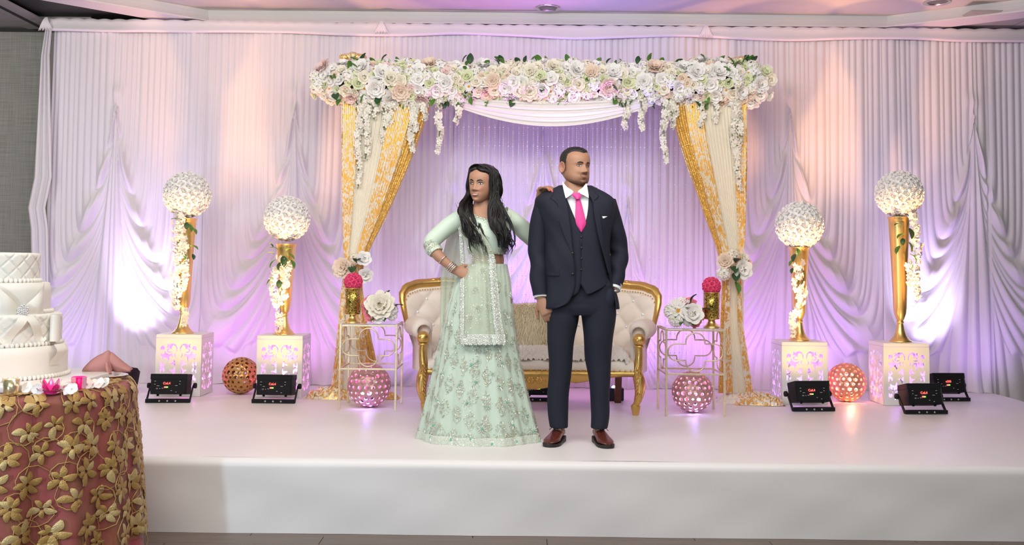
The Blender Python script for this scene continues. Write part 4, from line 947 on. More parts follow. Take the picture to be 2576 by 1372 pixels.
# ------------------------------------------------------------------ cake table at front left
def on_z(x, y, z):
    d = RT*((x-PX)/F)-UP*((y-PY)/F)+_fw; return np.array([0, 0, CZ])+d*((z-CZ)/d[2])
TX_, TY_, TR, TZ = -2.53, 4.90, .635, .865
def cloth_pt(th, s, off_=0, flare=.15):
    """s: distance from the rim down (negative: on the top)"""
    if s < 0: r_ = TR+s; return (TX_+(r_)*math.cos(th), TY_+(r_)*math.sin(th), TZ+.003+off_)
    fo = abs(math.sin(th*7.5+.6*math.sin(th*3)))**1.3+.35*math.sin(th*19+1)
    k = min(1, s/.25); r_ = TR+.02*min(1, s/.03)+flare*s*.9*(.35+.65*max(0, fo))*k+.004*k*math.sin(th*40)+off_
    return (TX_+r_*math.cos(th), min(TY_+r_*math.sin(th), 5.50), TZ-s+.0)
tb = thing('cake_table', 'round cake table under a gold leaf lace cloth at front left', 'table', (TX_, TY_, 0))
obj('table_top', lathe([(.001, TZ-.03), (TR-.01, TZ-.03), (TR-.005, TZ-.02), (TR-.01, TZ-.002), (.001, TZ-.002)], 60), mat('table_board', (.4, .3, .2), .6), tb)
for a in range(4): obj('leg', tube([(.4*math.cos(a*PI/2+.6), .4*math.sin(a*PI/2+.6), 0), (.4*math.cos(a*PI/2+.6), .4*math.sin(a*PI/2+.6), TZ-.03)], .015, 8), MSCR, tb)
tc_ = thing('tablecloth', 'gold leaf lace overlay on dusty rose cloth draping the cake table', 'tablecloth', (TX_, TY_, 0))
MROSE = mat('dusty_rose_satin', (.42, .075, .095), .5, 0, .15, 6, sheen=.2)
ths = np.linspace(0, 2*PI, 321)[:-1]
def cloth(name, m, smax, off_, flare):
    ss = np.concatenate([np.linspace(-TR+.01, -.02, 6), np.linspace(0, .06, 6), np.linspace(.08, smax, 26)])
    P = np.array([[cloth_pt(t, s, off_, flare) for s in ss] for t in ths])
    return obj(name, grid(P, True), m, tc_, True, True)
cloth('rose_undercloth', MROSE, .855, -.004, .135)
MNET = bpy.data.materials.new('gold_net'); MNET.use_nodes = True; nt = MNET.node_tree; b = nt.nodes['Principled BSDF']
tcn = node(nt, 'ShaderNodeTexCoord'); nz = node(nt, 'ShaderNodeTexNoise', i_Scale=9.0, i_Detail=6.0); nt.links.new(tcn.outputs['Object'], nz.inputs['Vector'])
rp = node(nt, 'ShaderNodeValToRGB'); rp.color_ramp.elements[0].color = (.26, .13, .05, 1); rp.color_ramp.elements[1].color = (.45, .26, .10, 1); nt.links.new(nz.outputs['Fac'], rp.inputs[0]); nt.links.new(rp.outputs[0], b.inputs['Base Color'])
rq = node(nt, 'ShaderNodeMapRange'); rq.inputs['From Min'].default_value = .35; rq.inputs['From Max'].default_value = .7; rq.inputs['To Min'].default_value = .1; rq.inputs['To Max'].default_value = .38; nt.links.new(nz.outputs['Fac'], rq.inputs[0]); nt.links.new(rq.outputs[0], b.inputs['Alpha']); b.inputs['Roughness'].default_value = .5
ov = cloth('lace_overlay', MNET, .735, .004, .155)
MLACE = mat('gold_lace_leaf', (.46, .28, .09), .40, .4, .3, 40, .3, 160); MLAC2 = mat('pale_gold_lace_leaf', (.60, .44, .20), .38, .4, .25, 40, .3, 160)
r = random.Random(3)
def motif(th0, s0, rot, k):
    g = G(); n0 = r.choice([5, 6, 6, 7])
    def W(a, b_, o): return cloth_pt(th0+a/TR, s0+b_ if s0 > 0 else s0-b_, .007+o, .155)
    for q in range(n0):
        a = rot+2*PI*q/n0+r.uniform(-.2, .2); L = r.uniform(.042, .070); wd = L*.25; c, s = math.cos(a), math.sin(a); P = []
        for i in range(6):
            u = i/5; ww = wd*math.sin(PI*(.08+.86*u))**.8; row = []
            for j in (-1, 0, 1):
                lx, ly = L*(.12+.88*u), ww*j+.10*L*math.sin(u*3); row.append(W(lx*c-ly*s, lx*s+ly*c, .006*(1-abs(j))*math.sin(u*PI)+.003))
            P.append(row)
        g.add(grid(np.array(P)), r.choice([0, 0, 1]))
    Q = [W(.02*math.cos(rot+t*.55)*(1+t*.55), .02*math.sin(rot+t*.55)*(1+t*.55), .002) for t in range(9)]
    g.add(tube(np.array(Q), np.linspace(.004, .002, 9), 5), 0)
    obj('lace_motif', g, [MLACE, MLAC2], tc_, True, True)
row = 0
for s0 in np.arange(.03, .74, .108):
    for th0 in np.arange(-2.75+(row % 2)*.10, .75, .195): motif(th0+r.uniform(-.035, .035), s0+r.uniform(-.02, .02), r.random()*6, 0)
    row += 1
for th0 in np.arange(-2.6, .9, .22): motif(th0, -.09+r.uniform(-.03, .03), r.random()*6, 0)
# ------------------------------------------------------------------ cake
MICE = mat('white_fondant', (.80, .765, .70), .45, 0, .02, 30, .06, 300, sss=.1)
ck = thing('wedding_cake', 'four-tier white wedding cake with quilted tiers at front left', 'cake', (TX_, TY_, TZ+.046))
zt = 0.0
specs = [(157, .150, 0), (141, .150, 1), (118, .147, 0), (91, .143, 2)]
def ridge(a, b_): return min(abs((a+b_) % 1-.5), abs((a-b_) % 1-.5))
for i, (px, h_, quilt) in enumerate(specs):
    R = at(px, 900-80*i, TY_)[0]-TX_; n = 260 if quilt else 72; nz_ = 30 if quilt else 4; P = []
    for q in range(n):
        a = 2*PI*q/n; row = []
        for j in range(nz_+1):
            z = zt+h_*j/nz_; d = 0
            if quilt: e = ridge(a*R/.075, z/.075); d = .006*min(1, e/.10)
            e2 = max(0, (j/nz_-.9)/.1); rr = R-.008*e2*e2+d-.004
            row.append((rr*math.cos(a), rr*math.sin(a), z-.0))
        for rr in (R-.02, R-.05, .002): row.append((rr*math.cos(a), rr*math.sin(a), zt+h_+.002))
        P.append(row)
    ti = obj('cake_tier', grid(np.array(P), True), MICE, ck)
    g = G(); nb = int(2*PI*R/.021)
    for q in range(nb): a = 2*PI*q/nb; g.add(ball(.0115, 5, 7, ((R+.004)*math.cos(a), (R+.004)*math.sin(a), zt+.009)))
    tag(obj('bead_border', g, MICE, ti), kind='stuff')
    if quilt == 1:
        g = G(); m_ = int(2*PI*R/.0375)
        for q in range(m_):
            for j in range(1, 9):
                if (q+j) % 2: continue
                a = (q*.0375)/R; z = zt+.0375*j*.5+.0
                z = zt+((.5-((a*R/.075) % 1))*.075 if False else 0)+.0375*(j-.5)
                if z < zt+h_-.01: g.add(ball(.004, 4, 6, ((R+.001)*math.cos(a), (R+.001)*math.sin(a), z)))
        tag(obj('sugar_pearls', g, MICE, ti), kind='stuff')
    if i == 2: R2, z2 = R, zt
    if i == 1: R1, z1, h1 = R, zt, h_
    if i == 0: R0, z0 = R, zt
    zt += h_+.002
# bow, tails and brooch
MRIB = mat('ivory_ribbon', (.80, .76, .68), .35, 0, .03, 10)
ac = math.atan2(-.98, .17+.0)   # facing the camera
def wrap(R, a, z, o=0): return ((R+o)*math.cos(a), (R+o)*math.sin(a), z)
bw = thing('cake_bow', 'ivory ribbon bow with crystal brooch on the second tier of the cake', 'bow', (TX_, TY_, TZ+.046))
zb_ = z2+.018; a0 = -.66
for sg in (-1, 1):
    P = []
    for i in range(13):
        t = i/12; hh = .018+.062*t**.8; row = []
        for j in range(7):
            v = -1+2*j/6; row.append(wrap(R2, a0+sg*(.06+.44*t), zb_+.055*t*1.0+v*hh, .008+.03*math.sin(t*PI)*(1-.4*v*v)))
        P.append(row)
    obj('bow_loop', grid(np.array(P)), MRIB, bw)
    P = []
    for i in range(13):
        t = i/12; row = []
        for j in range(5):
            v = -1+2*j/4; row.append(wrap(R1+.004, a0+sg*(.04+.26*t)+v*.075, z2-.008-.13*t+.02*v*sg*(t > .9), .010+.012*math.sin(t*6)))
        P.append(row)
    obj('bow_tail', grid(np.array(P)), MRIB, bw)
g = G(); c0 = np.array(wrap(R2, a0, zb_, .03))
for q in range(34): a = q*2.4; k = .028*math.sqrt(q/34); g.add(ball(.0055, 4, 6, c0+np.array([k*math.cos(a), -.012*(1-q/34), k*math.sin(a)])))
obj('crystal_brooch', g, mat('brooch_crystal', (.8, .8, .8), .1, .8, .1), bw)
bs = thing('side_bow', 'rolled ivory ribbon loop on the right side of the cake', 'bow', (TX_, TY_, TZ+.046))
P = []
for i in range(10):
    z = z1+.02+.13*i/9; P.append([wrap(R1, -.18, z, .028+.0)+np.array([.022*math.cos(q), .03*math.sin(q), 0]) for q in np.linspace(0, 2*PI, 15)[:-1]])
obj('ribbon_roll', grid(np.array(P), False, True), MRIB, bs)
P = [[np.array(wrap(R0, -.2+.1*v, z0+.16-.10*t, .02+.02*math.sin(t*5))) for v in (-1, -.5, 0, .5, 1)] for t in np.linspace(0, 1, 12)]
obj('ribbon_tail', grid(np.array(P)), MRIB, bs)
tag(obj('cake_board', G().add(box(TX_-.44, TX_+.50, TY_-.36, TY_+.36, TZ+.006, TZ+.045, .006)), mat('board_white', (.78, .74, .70), .25, 0, .03)), 'flat white board under the tiered cake', 'cake board')
# ------------------------------------------------------------------ small things on the cake table
TZT = TZ+.008
MMER = mat('mercury_glass', (.75, .60, .36), .2, .7, .45, 70); MFLM = mat('flame', (1, .8, .4), .5, emit=(1, .72, .35), es=14)
MPG_ = mat('magenta_glass', (.80, .02, .26), .08, 0, .05, 20, trans=.35, coat=.4); MWAX = mat('tea_wax', (.85, .7, .7), .5, emit=(1, .55, .6), es=.6)
def onto(px, py): p = on_z(px, py, TZT); return (p[0], p[1], TZT)
p = onto(27, 994)
vt = thing('votive_candle', 'speckled gold mercury glass votive candle at far left of the table edge', 'candle', p)
obj('cup', lathe([(.001, 0), (.026, 0), (.030, .01), (.036, .07), (.0345, .07), (.028, .012), (.001, .01)], 28), MMER, vt)
for dx in (-.009, .012): obj('flame', ball(.006, 6, 8, (dx, 0, .062), (1, 1, 1.6)), MFLM, vt)
p = onto(127, 992)
lt = thing('lotus_votive', 'magenta glass lotus-shaped votive dish on the cake table', 'candle', p)
for lay, (n, R, h_, ti) in enumerate(((8, .062, .02, .35), (8, .045, .055, 1.05))):
    for q in range(n):
        a = 2*PI*q/n+lay*.39; P = []
        for i in range(6):
            t = i/5; ww = .020*math.sin(PI*(.18+.8*t)); rr = .016+(R-.016)*t**.9; z = .008+h_*t**1.5
            P.append([(rr*math.cos(a)-v*ww*math.sin(a), rr*math.sin(a)+v*ww*math.cos(a), z+.004*v*v) for v in (-1, 0, 1)])
        obj('glass_petal', grid(np.array(P)), MPG_, lt)
obj('dish', lathe([(.001, 0), (.03, 0), (.04, .008), (.03, .012), (.001, .01)], 20), MPG_, lt); obj('tea_light', lathe([(.001, .034), (.017, .034), (.018, .012), (.001, .012)], 16), MWAX, lt); obj('flame', ball(.006, 6, 8, (0, 0, .045), (1, 1, 1.6)), MFLM, lt)
p = onto(198, 982)
vt = thing('pink_votive', 'square pink glass votive candle on the cake table by white orchids', 'candle', p)
obj('cup', lathe([(.001, 0), (.030, 0), (.033, .006), (.037, .062), (.033, .062), (.029, .012), (.001, .012)], 8), MPG_, vt, False); obj('tea_light', lathe([(.001, .03), (.018, .03), (.018, .012), (.001, .012)], 16), MWAX, vt); obj('flame', ball(.007, 6, 8, (0, 0, .042), (1, 1, 1.6)), MFLM, vt)
for n, (px, py) in (('candle_glow_a', (27, 994)), ('candle_glow_b', (127, 992)), ('candle_glow_c', (198, 982))):
    q = onto(px, py); point(n, (q[0], q[1], TZT+.10), .07, (1, .6, .45), .01)
def orchid(label, px, py, n, seed):
    r = random.Random(seed); p = onto(px, py); th = thing('orchid_spray', label, 'orchid', p, 0, 'white orchid sprays on the cake table')
    for q in range(n):
        c = Vector(((q-(n-1)/2)*.026+r.uniform(-.006, .006), r.uniform(-.015, .015), .014+r.uniform(0, .016))); d = Vector((r.uniform(-.5, .5), -1, r.uniform(0, .9))); g = G()
        M = Matrix.Translation(c)@d.to_track_quat('Z', 'Y').to_matrix().to_4x4()@T(rz=r.random()*6)
        for k in range(5): g.add(petal(.016, .028, .2, 0, 3), 0, M@T(rz=k*1.2566))
        g.add(ball(.005, 4, 6, (0, 0, .006)), 0, M); obj('blossom', g, MPW, th)
orchid('white orchid blossoms between the gold votive and the lotus dish', 83, 992, 3, 1); orchid('white orchid blossoms between the lotus dish and the pink votive', 174, 992, 2, 2); orchid('white orchid blossoms right of the pink votive', 242, 978, 4, 3)
# plate and folded napkin at the back right
p = onto(276, 951)
plt = thing('dinner_plate', 'white plate under the folded napkin on the cake table', 'plate', p)
obj('plate_dish', lathe([(.001, .004), (.05, .004), (.055, .003), (.088, .014), (.09, .016), (.086, .018), (.054, .008), (.001, .008)], 36), mat('white_china', (.8, .77, .76), .2), plt)
MNAP = mat('dusty_pink_napkin', (.46, .21, .19), .75, 0, .05, 14, .1, 300)
np_ = thing('folded_napkin', 'dusty pink napkin folded into a bishop hat on a plate', 'napkin', (p[0]-.02, p[1]-.01, TZT+.018))
def nap(u0, u1, prof, d0):
    P = []
    for i in range(17):
        t = i/16; x = u0+(u1-u0)*t; zt_ = float(interp(np.array(t), [q[0] for q in prof], [q[1] for q in prof])); zb2 = float(interp(np.array(t), [q[0] for q in prof], [q[2] for q in prof]))
        P.append([(x, d0-.035*math.sin(v*PI)-.02*math.sin(t*PI)+.05*v*(t-.3), zb2+(zt_-zb2)*v) for v in np.linspace(0, 1, 9)])
    return grid(np.array(P))
obj('left_fold', nap(-.115, .055, [(0, .045, .0), (.25, .085, .0), (.6, .120, .0), (.85, .128, .0), (1, .05, -.01)], -.02), MNAP, np_)
obj('right_fold', nap(.0, .150, [(0, .124, .03), (.2, .128, .02), (.5, .095, .014), (.8, .055, .012), (1, .028, .012)], .02), MNAP, np_)
obj('rolled_tip', tube(spline([(.030, -.055, .075), (.042, -.066, .04), (.056, -.07, .008)], 10), [.004, .010, .014, .017, .019, .021, .022, .023, .023, .022], 12, flat=.35), MNAP, np_)
np_.scale = (.84, .84, .9)
for o in np_.children: o.modifiers.new('s', 'SOLIDIFY').thickness = .003
# ------------------------------------------------------------------ people: shared tools
hz = [0, .02, .05, .12, .2, .3, .4, .5, .6, .7, .8, .88, .94, .98, 1]
HC = dict(yc=[-.24, -.22, -.18, -.12, -.07, -.03, 0, 0, 0, 0, 0, 0, 0, 0, 0], f=[.06, .13, .19, .275, .345, .385, .41, .41, .43, .425, .385, .32, .23, .13, .01],
          b=[.06, .14, .20, .27, .33, .40, .44, .47, .49, .495, .46, .39, .29, .17, .01])
def head_tab(male):
    t = dict(HC); t['w'] = [.09, .17, .225, .285, .312, .325, .333, .338, .342, .342, .322, .275, .205, .125, .01] if male else [.04, .085, .13, .192, .243, .285, .312, .328, .336, .338, .318, .268, .2, .12, .01]
    return t
def ga_(a, s): return np.exp(-(a/s)**2)
def face_disp(x, z, male):
    p = interp(z, [.27, .30, .318, .345, .38, .43, .5, .55, .6], [0, .02, .09, .128, .112, .08, .045, .018, 0])*(1 if male else .9)
    wn = np.interp(z, [.3, .345, .4, .5], [.082, .068, .046, .042]); ax = np.abs(x)
    d = p*ga_(x, wn)+.032*ga_(ax-.058, .028)*ga_(z-.325, .024)-.034*ga_(ax-.135, .062)*ga_(z-.495, .038)+(.020 if male else .010)*ga_(ax-.12, .10)*ga_(z-.565, .025)
    d = d+.022*ga_(ax-.165, .07)*ga_(z-.36, .07)+.020*ga_(x, .11)*ga_(z-.2, .05)+.028*ga_(x, .07)*ga_(z-.055, .04)-.014*ga_(x, .08)*ga_(z-.125, .018)-.010*ga_(ax-.125, .02)*ga_(z-.25, .05)
    return d
def face_y(x, z, male):
    t = head_tab(male); z = np.asarray(z, float); x = np.asarray(x, float); w_ = interp(z, hz, t['w']); f = interp(z, hz, t['f']); yc = interp(z, hz, t['yc'])
    return yc-f*np.maximum(0, 1-np.clip(np.abs(x)/w_, 0, .999)**2.25)**(1/2.25)-face_disp(x, z, male)
def head_grid(male, nz=110, na=120, inflate=None):
    t = head_tab(male); zs = .5-.5*np.cos(np.linspace(.03, PI-.01, nz)); zs = np.clip(zs, 0, 1); a = -PI/2+np.linspace(0, 2*PI, na+1)[:-1]
    a = a+.35*np.sin(2*(a+PI/2))*0; Z, A = np.meshgrid(zs, a, indexing='ij')
    w_, f, b_, yc = (interp(Z, hz, t[k]) for k in ('w', 'f', 'b', 'yc')); c, s = np.cos(A), np.sin(A); d = np.where(s < 0, f, b_); p = np.where(s < 0, 2.25, 2.1)
    r_ = 1/((np.abs(c)/w_)**p+(np.abs(s)/d)**p)**(1/p); X = r_*c; Y = yc+r_*s
    front = np.clip(-s*3, 0, 1); Y = Y-face_disp(X, Z, male)*front
    if inflate is not None:
        k = inflate(X, Y, Z); X = X*(1+k); Y = Y*(1+k); Z = Z+k*(Z-.45)*.9
    return X, Y, Z
def tinted(name, col, rough=.5, sss=.12):
    m = mat(name, col, rough, 0, .05, 60, .04, 500, sss=sss); nt = m.node_tree; b = nt.nodes['Principled BSDF']
    at_ = node(nt, 'ShaderNodeVertexColor', layer_name='tint'); mx = node(nt, 'ShaderNodeMix', data_type='RGBA', blend_type='MULTIPLY'); mx.inputs['Factor'].default_value = 1
    src = b.inputs['Base Color'].links[0].from_socket; nt.links.new(src, mx.inputs['A']); nt.links.new(at_.outputs[0], mx.inputs['B']); nt.links.new(mx.outputs['Result'], b.inputs['Base Color']); return m
def hand(wrist, d, n, thumb, curl, L=.185, spread=.05, thumb_in=.5, nails=None):
    """geometry of a hand: d wrist->knuckles, n back-of-hand normal, thumb: +-1 side"""
    d = np.array(d, float); d /= np.linalg.norm(d); n = np.array(n, float); n -= d*(n@d); n /= np.linalg.norm(n); s = np.cross(d, n)*thumb; w0 = np.array(wrist, float); g = G(); k = L/.185
    rings = []; aa = np.arange(14)/14*2*PI
    for t, hw, ht in ((-.02, .027, .021), (.0, .028, .020), (.025, .034, .0185), (.055, .041, .017), (.085, .041, .0145), (.097, .036, .012)):
        rings.append([w0+d*t*k+k*(np.cos(q)*hw*s+np.sin(q)*ht*n) for q in aa])
    g.add(loft(rings)); tips = []
    for i, (off_, ln, rr) in enumerate(((.029, .070, .0092), (.0095, .078, .0096), (-.0105, .072, .0090), (-.029, .056, .0080))):
        p = w0+d*.086*k+s*off_*k; dd = d+s*spread*(1.5-i); dd /= np.linalg.norm(dd); P = [p-dd*.015*k]; cu = curl[i] if isinstance(curl, (list, tuple)) else curl; ang = 0
        for seg, fr in enumerate((.45, .31, .24)):
            ang += cu*(.75 if seg == 0 else 1.0); v = dd*math.cos(ang)-n*math.sin(ang)
            for h_ in range(3): P.append(P[-1]+v*ln*k*fr/3)
        P = spline(P, 14); R = np.interp(np.linspace(0, 1, 14), [0, .3, .34, .6, .66, .93, 1], [1.05, 1, 1.05, .95, .97, .80, .35])*rr*k; g.add(tube(P, R, 9)); tips.append((P[-2], (P[-1]-P[-3])/np.linalg.norm(P[-1]-P[-3]), v, rr*k))
    p = w0+d*.022*k+s*.026*k; v1 = d*.62+s*.62-n*.35*thumb_in; v1 /= np.linalg.norm(v1); v2 = d*.95+s*.25-n*.3*thumb_in; v2 /= np.linalg.norm(v2)
    P = [p-v1*.01*k, p+v1*.02*k, p+v1*.042*k, p+v1*.042*k+v2*.02*k, p+v1*.042*k+v2*.034*k, p+v1*.042*k+v2*.055*k]; g.add(tube(spline(P, 14), np.interp(np.linspace(0, 1, 14), [0, .4, .7, .93, 1], [.014, .0125, .0105, .0085, .004])*k, 9))
    return g, tips
def remesh(g, vox):
    me = mesh('raw', g, MWHITE, False); o = bpy.data.objects.new('raw', me); C.objects.link(o)
    md = o.modifiers.new('r', 'REMESH'); md.mode = 'VOXEL'; md.voxel_size = vox; md.adaptivity = 0
    sm = o.modifiers.new('s', 'SMOOTH'); sm.factor = .5; sm.iterations = 3
    dg = bpy.context.evaluated_depsgraph_get(); e = bpy.data.meshes.new_from_object(o.evaluated_get(dg)); v = np.empty(len(e.vertices)*3); e.vertices.foreach_get('co', v)
    f = [tuple(p.vertices) for p in e.polygons]; bpy.data.objects.remove(o); return v.reshape(-1, 3), f
def body_object(name, th, body, head, hm, tint, m, male):
    """body: (v,f) world; head: (X,Y,Z) local grids + matrix; one object"""
    X, Y, Z = head; A = np.array(hm); hv = np.stack([X, Y, Z], -1); W = hv.reshape(-1, 3)@A[:3, :3].T+A[:3, 3]; nz, na = X.shape
    g = G().add(body); nb = g.n; f = gridf(nz, na, False, True); W2 = np.vstack([W, W[:na].mean(0), W[-na:].mean(0)]); k = nz*na
    f += [(k, (j+1) % na, j) for j in range(na)]+[(k+1, (nz-1)*na+j, (nz-1)*na+(j+1) % na) for j in range(na)]; g.add((W2, f))
    o = obj(name, g, m, th, True, True); ca = o.data.color_attributes.new('tint', 'FLOAT_COLOR', 'POINT'); col = np.ones((g.n, 4), np.float32); col[nb:nb+k, :3] = tint(X, Y, Z).reshape(-1, 3)
    ca.data.foreach_set('color', col.ravel()); return o
def patch(name, th, pts_fn, nu, nv, hm, m, smooth=True, thick=0):
    A = np.array(hm); P = np.array([[pts_fn(i/(nu-1), j/(nv-1)) for j in range(nv)] for i in range(nu)]).reshape(-1, 3)
    o = obj(name, (P@A[:3, :3].T+A[:3, 3], gridf(nu, nv)), m, th, smooth, True)
    if thick: o.modifiers.new('t', 'SOLIDIFY').thickness = thick
    return o
MEYE = mat('eye_white', (.80, .77, .74), .25, 0, .02); MIRI = mat('dark_brown_iris', (.035, .018, .01), .15, 0, .2, 200); MPUP = mat('pupil', (.004, .004, .004), .1); MLASH = mat('lash_black', (.008, .007, .007), .6)
MTEETH = mat('teeth', (.82, .79, .74), .25, 0, .02)
def make_face(th, hm, male, gaze, brow_m, lip_m, smile):
    A = np.array(hm); H_ = np.linalg.norm(A[:3, 0]); fy = lambda x, z: float(face_y(x, z, male))
    for sg in (-1, 1):
        cx, cz, hw, hh = sg*.135, .497, (.060 if male else .066), (.023 if male else .031)
        def lid(u): q = -1+2*u; return (1-abs(q)**2.2)
        def ex(u): return cx+sg*hw*(-1+2*u)
        tilt_ = .010
        def zc_(u): return cz+tilt_*(-1+2*u)
        base = fy(cx, cz)
        def ey(u, v): x = ex(u); z = zc_(u)+hh*lid(u)*(2*v-1)*(1 if v > .5 else .75); q = (-1+2*u)**2; return (x, min(fy(x, z), base+.02*q+.002)-.010*(1-q)-.004, z)
        e = patch('eye', th, ey, 15, 9, hm, MEYE)
        ix = cx+gaze[0]*.022; iz = cz+.002+gaze[1]*.01; q_ = ((ix-cx)/hw)**2; yb = min(fy(ix, iz), base+.02*q_+.002)-.010*(1-q_)-.0075
        def disc(r_, y_, m, nm, dx=0, dz=0):
            P = [(ix+dx, y_-.001, iz+dz)]+[(ix+dx+r_*math.cos(q), y_+.002, iz+dz+min(.92*r_, r_*math.sin(q))) for q in np.linspace(0, 2*PI, 19)[:-1]]
            W = np.array(P)@A[:3, :3].T+A[:3, 3]; obj(nm, (W, [(0, 1+(q+1) % 18, 1+q) for q in range(18)]), m, e, True).location = -th.location
        disc(.027 if not male else .0235, yb, MIRI, 'iris'); disc(.010, yb-.0015, MPUP, 'pupil'); disc(.0035, yb-.003, MEYE, 'catchlight', -.006, .009)
        for k, (sgn, rr) in enumerate(((1, .0075 if not male else .005), (-.75, .003))):
            us = np.linspace(0, 1, 15); P = []
            for u in us: x = ex(u); z = zc_(u)+hh*lid(u)*sgn; P.append((x, min(fy(x, z), base+.02*(-1+2*u)**2+.002)-.010*(1-(-1+2*u)**2)-.008, z))
            if k == 0 and not male: P.append((ex(1)+sg*.014, fy(ex(1)+sg*.014, zc_(1)+.008)-.004, zc_(1)+.012))
            P = np.array(P)@A[:3, :3].T+A[:3, 3]; obj('eyelashes' if k == 0 else 'lower_lashes', tube(P, rr*H_*np.clip(np.sin(np.linspace(.15, PI-.1, len(P)))*1.3, .3, 1), 6), MLASH, th, True, True)
        # eyelid fold
        P = []
        for u in np.linspace(.02, .98, 13): x = ex(u); z = zc_(u)+hh*lid(u)+.013; P.append((x, fy(x, z)-.003, z))
        def br(u, v):
            q = u; x = sg*(.052+.150*q); z = .567+(.018 if male else .028)*math.sin(min(1, q*1.25)*PI*.62)-.020*max(0, q-.6)*1.6+(-.5+v)*(.040 if male else .034)*(math.sin(PI*(.22+.74*q))**.6); return (x, fy(x, z)-.006-.004*math.sin(v*PI), z)
        patch('eyebrow', th, br, 14, 5, hm, brow_m)
    hw = .122 if male else .128; z0 = .205
    def cz_(q): return z0+smile*q*q
    if male:
        parts = (('upper_lip', 0, .024), ('lower_lip', 0, -.034)); gap = 0
    else:
        gap = .020; parts = (('upper_lip', .010, .018), ('lower_lip', -.014, -.030))
        def te(u, v): q = -1+2*u; x = q*hw*.86; z = cz_(q)+(-.014+.026*v)*(1-q*q)**.6; return (x, fy(x, z)+.003-.006*(1-q*q), z)
        patch('teeth', th, te, 15, 5, hm, MTEETH)
        def mo(u, v): q = -1+2*u; x = q*hw*.98; z = cz_(q)+(-.018+.032*v)*(1-q*q)**.7; return (x, fy(x, z)-.0005+.0*q, z)
        patch('mouth_gap', th, lambda u, v: tuple(np.array(mo(u, v))+np.array([0, .0015, 0])), 15, 4, hm, mat('mouth_dark', (.06, .01, .01), .6))
    for nm, g0, dz in parts:
        def lp(u, v): q = -1+2*u; e = (1-abs(q)**2.2); x = q*hw; bow = (1-.25*math.exp(-(q/.16)**2)) if dz > 0 else 1; z = cz_(q)+(g0+dz*bow*v)*e; return (x, fy(x, z)-.004-.016*math.sin(PI*(.15+.75*v))*e, z)
        patch(nm, th, lp, 19, 7, hm, lip_m)
    if male:
        P = [(q*hw*.95, fy(q*hw*.95, cz_(q))-.008, cz_(q)) for q in np.linspace(-1, 1, 15)]; P = np.array(P)@A[:3, :3].T+A[:3, 3]
        obj('mouth_line', tube(P, .0035*H_, 5), mat('lip_shadow_line', (.10, .04, .03), .7), th, True, True)
def ear(hm, sg, g):
    """ear as flattened shell with rim"""
    A = hm@T(sg*.325, .03, .385, 0, 0, -sg*(.45), 1.15)
    P = [[(sg*(.012+.03*k+.018*math.sin(v*2*PI)*0), .035-.085*k*math.cos(q)*(.9), .065+.135*k*math.sin(q)*(1 if math.sin(q) > 0 else .95)) for q in np.linspace(0, 2*PI, 23)[:-1]] for k, v in ((.05, 0), (.45, .2), (.62, .4), (.8, .6), (1, .8))]
    for i, dx in enumerate((.0, .004, .0, .03, .024)):
        for j in range(len(P[i])): P[i][j] = (P[i][j][0]+sg*dx, P[i][j][1], P[i][j][2])
    P.append([(x-sg*.035, y*.93, .065+(z-.065)*.95) for x, y, z in P[-1]])
    g.add(grid(np.array(P), False, True), 0, A)
def wrinkle(n1, n2, amp, seed):
    r = np.random.default_rng(seed); u = np.linspace(0, 1, n1)[:, None]; v = np.linspace(0, 2*PI, n2, endpoint=False)[None]; o = 0
    for k in range(5): o = o+np.sin(u*r.uniform(8, 26)+v*r.integers(1, 3)*r.choice([-1, 1])+r.uniform(0, 6))*r.uniform(.4, 1)
    return amp*o/2.2
def sleeve(path, rad, n=60, k=22, amp=.003, seed=1, flat=.95, zones=None):
    P = spline(path, n); R = np.interp(np.linspace(0, 1, n), np.linspace(0, 1, len(rad)), rad); v, f = tube(P, R, k, flat=flat); w_ = wrinkle(n, k, amp, seed)
    if zones is not None: w_ = w_*np.interp(np.linspace(0, 1, n), *zones)[:, None]
    V = np.array(v[:n*k]).reshape(n, k, 3); c = P[:, None]; d = V-c; ln = np.linalg.norm(d, axis=2, keepdims=True); V = c+d*(1+w_[..., None]/np.maximum(ln, 1e-6)); v = np.array(v); v[:n*k] = V.reshape(-1, 3); return v, f
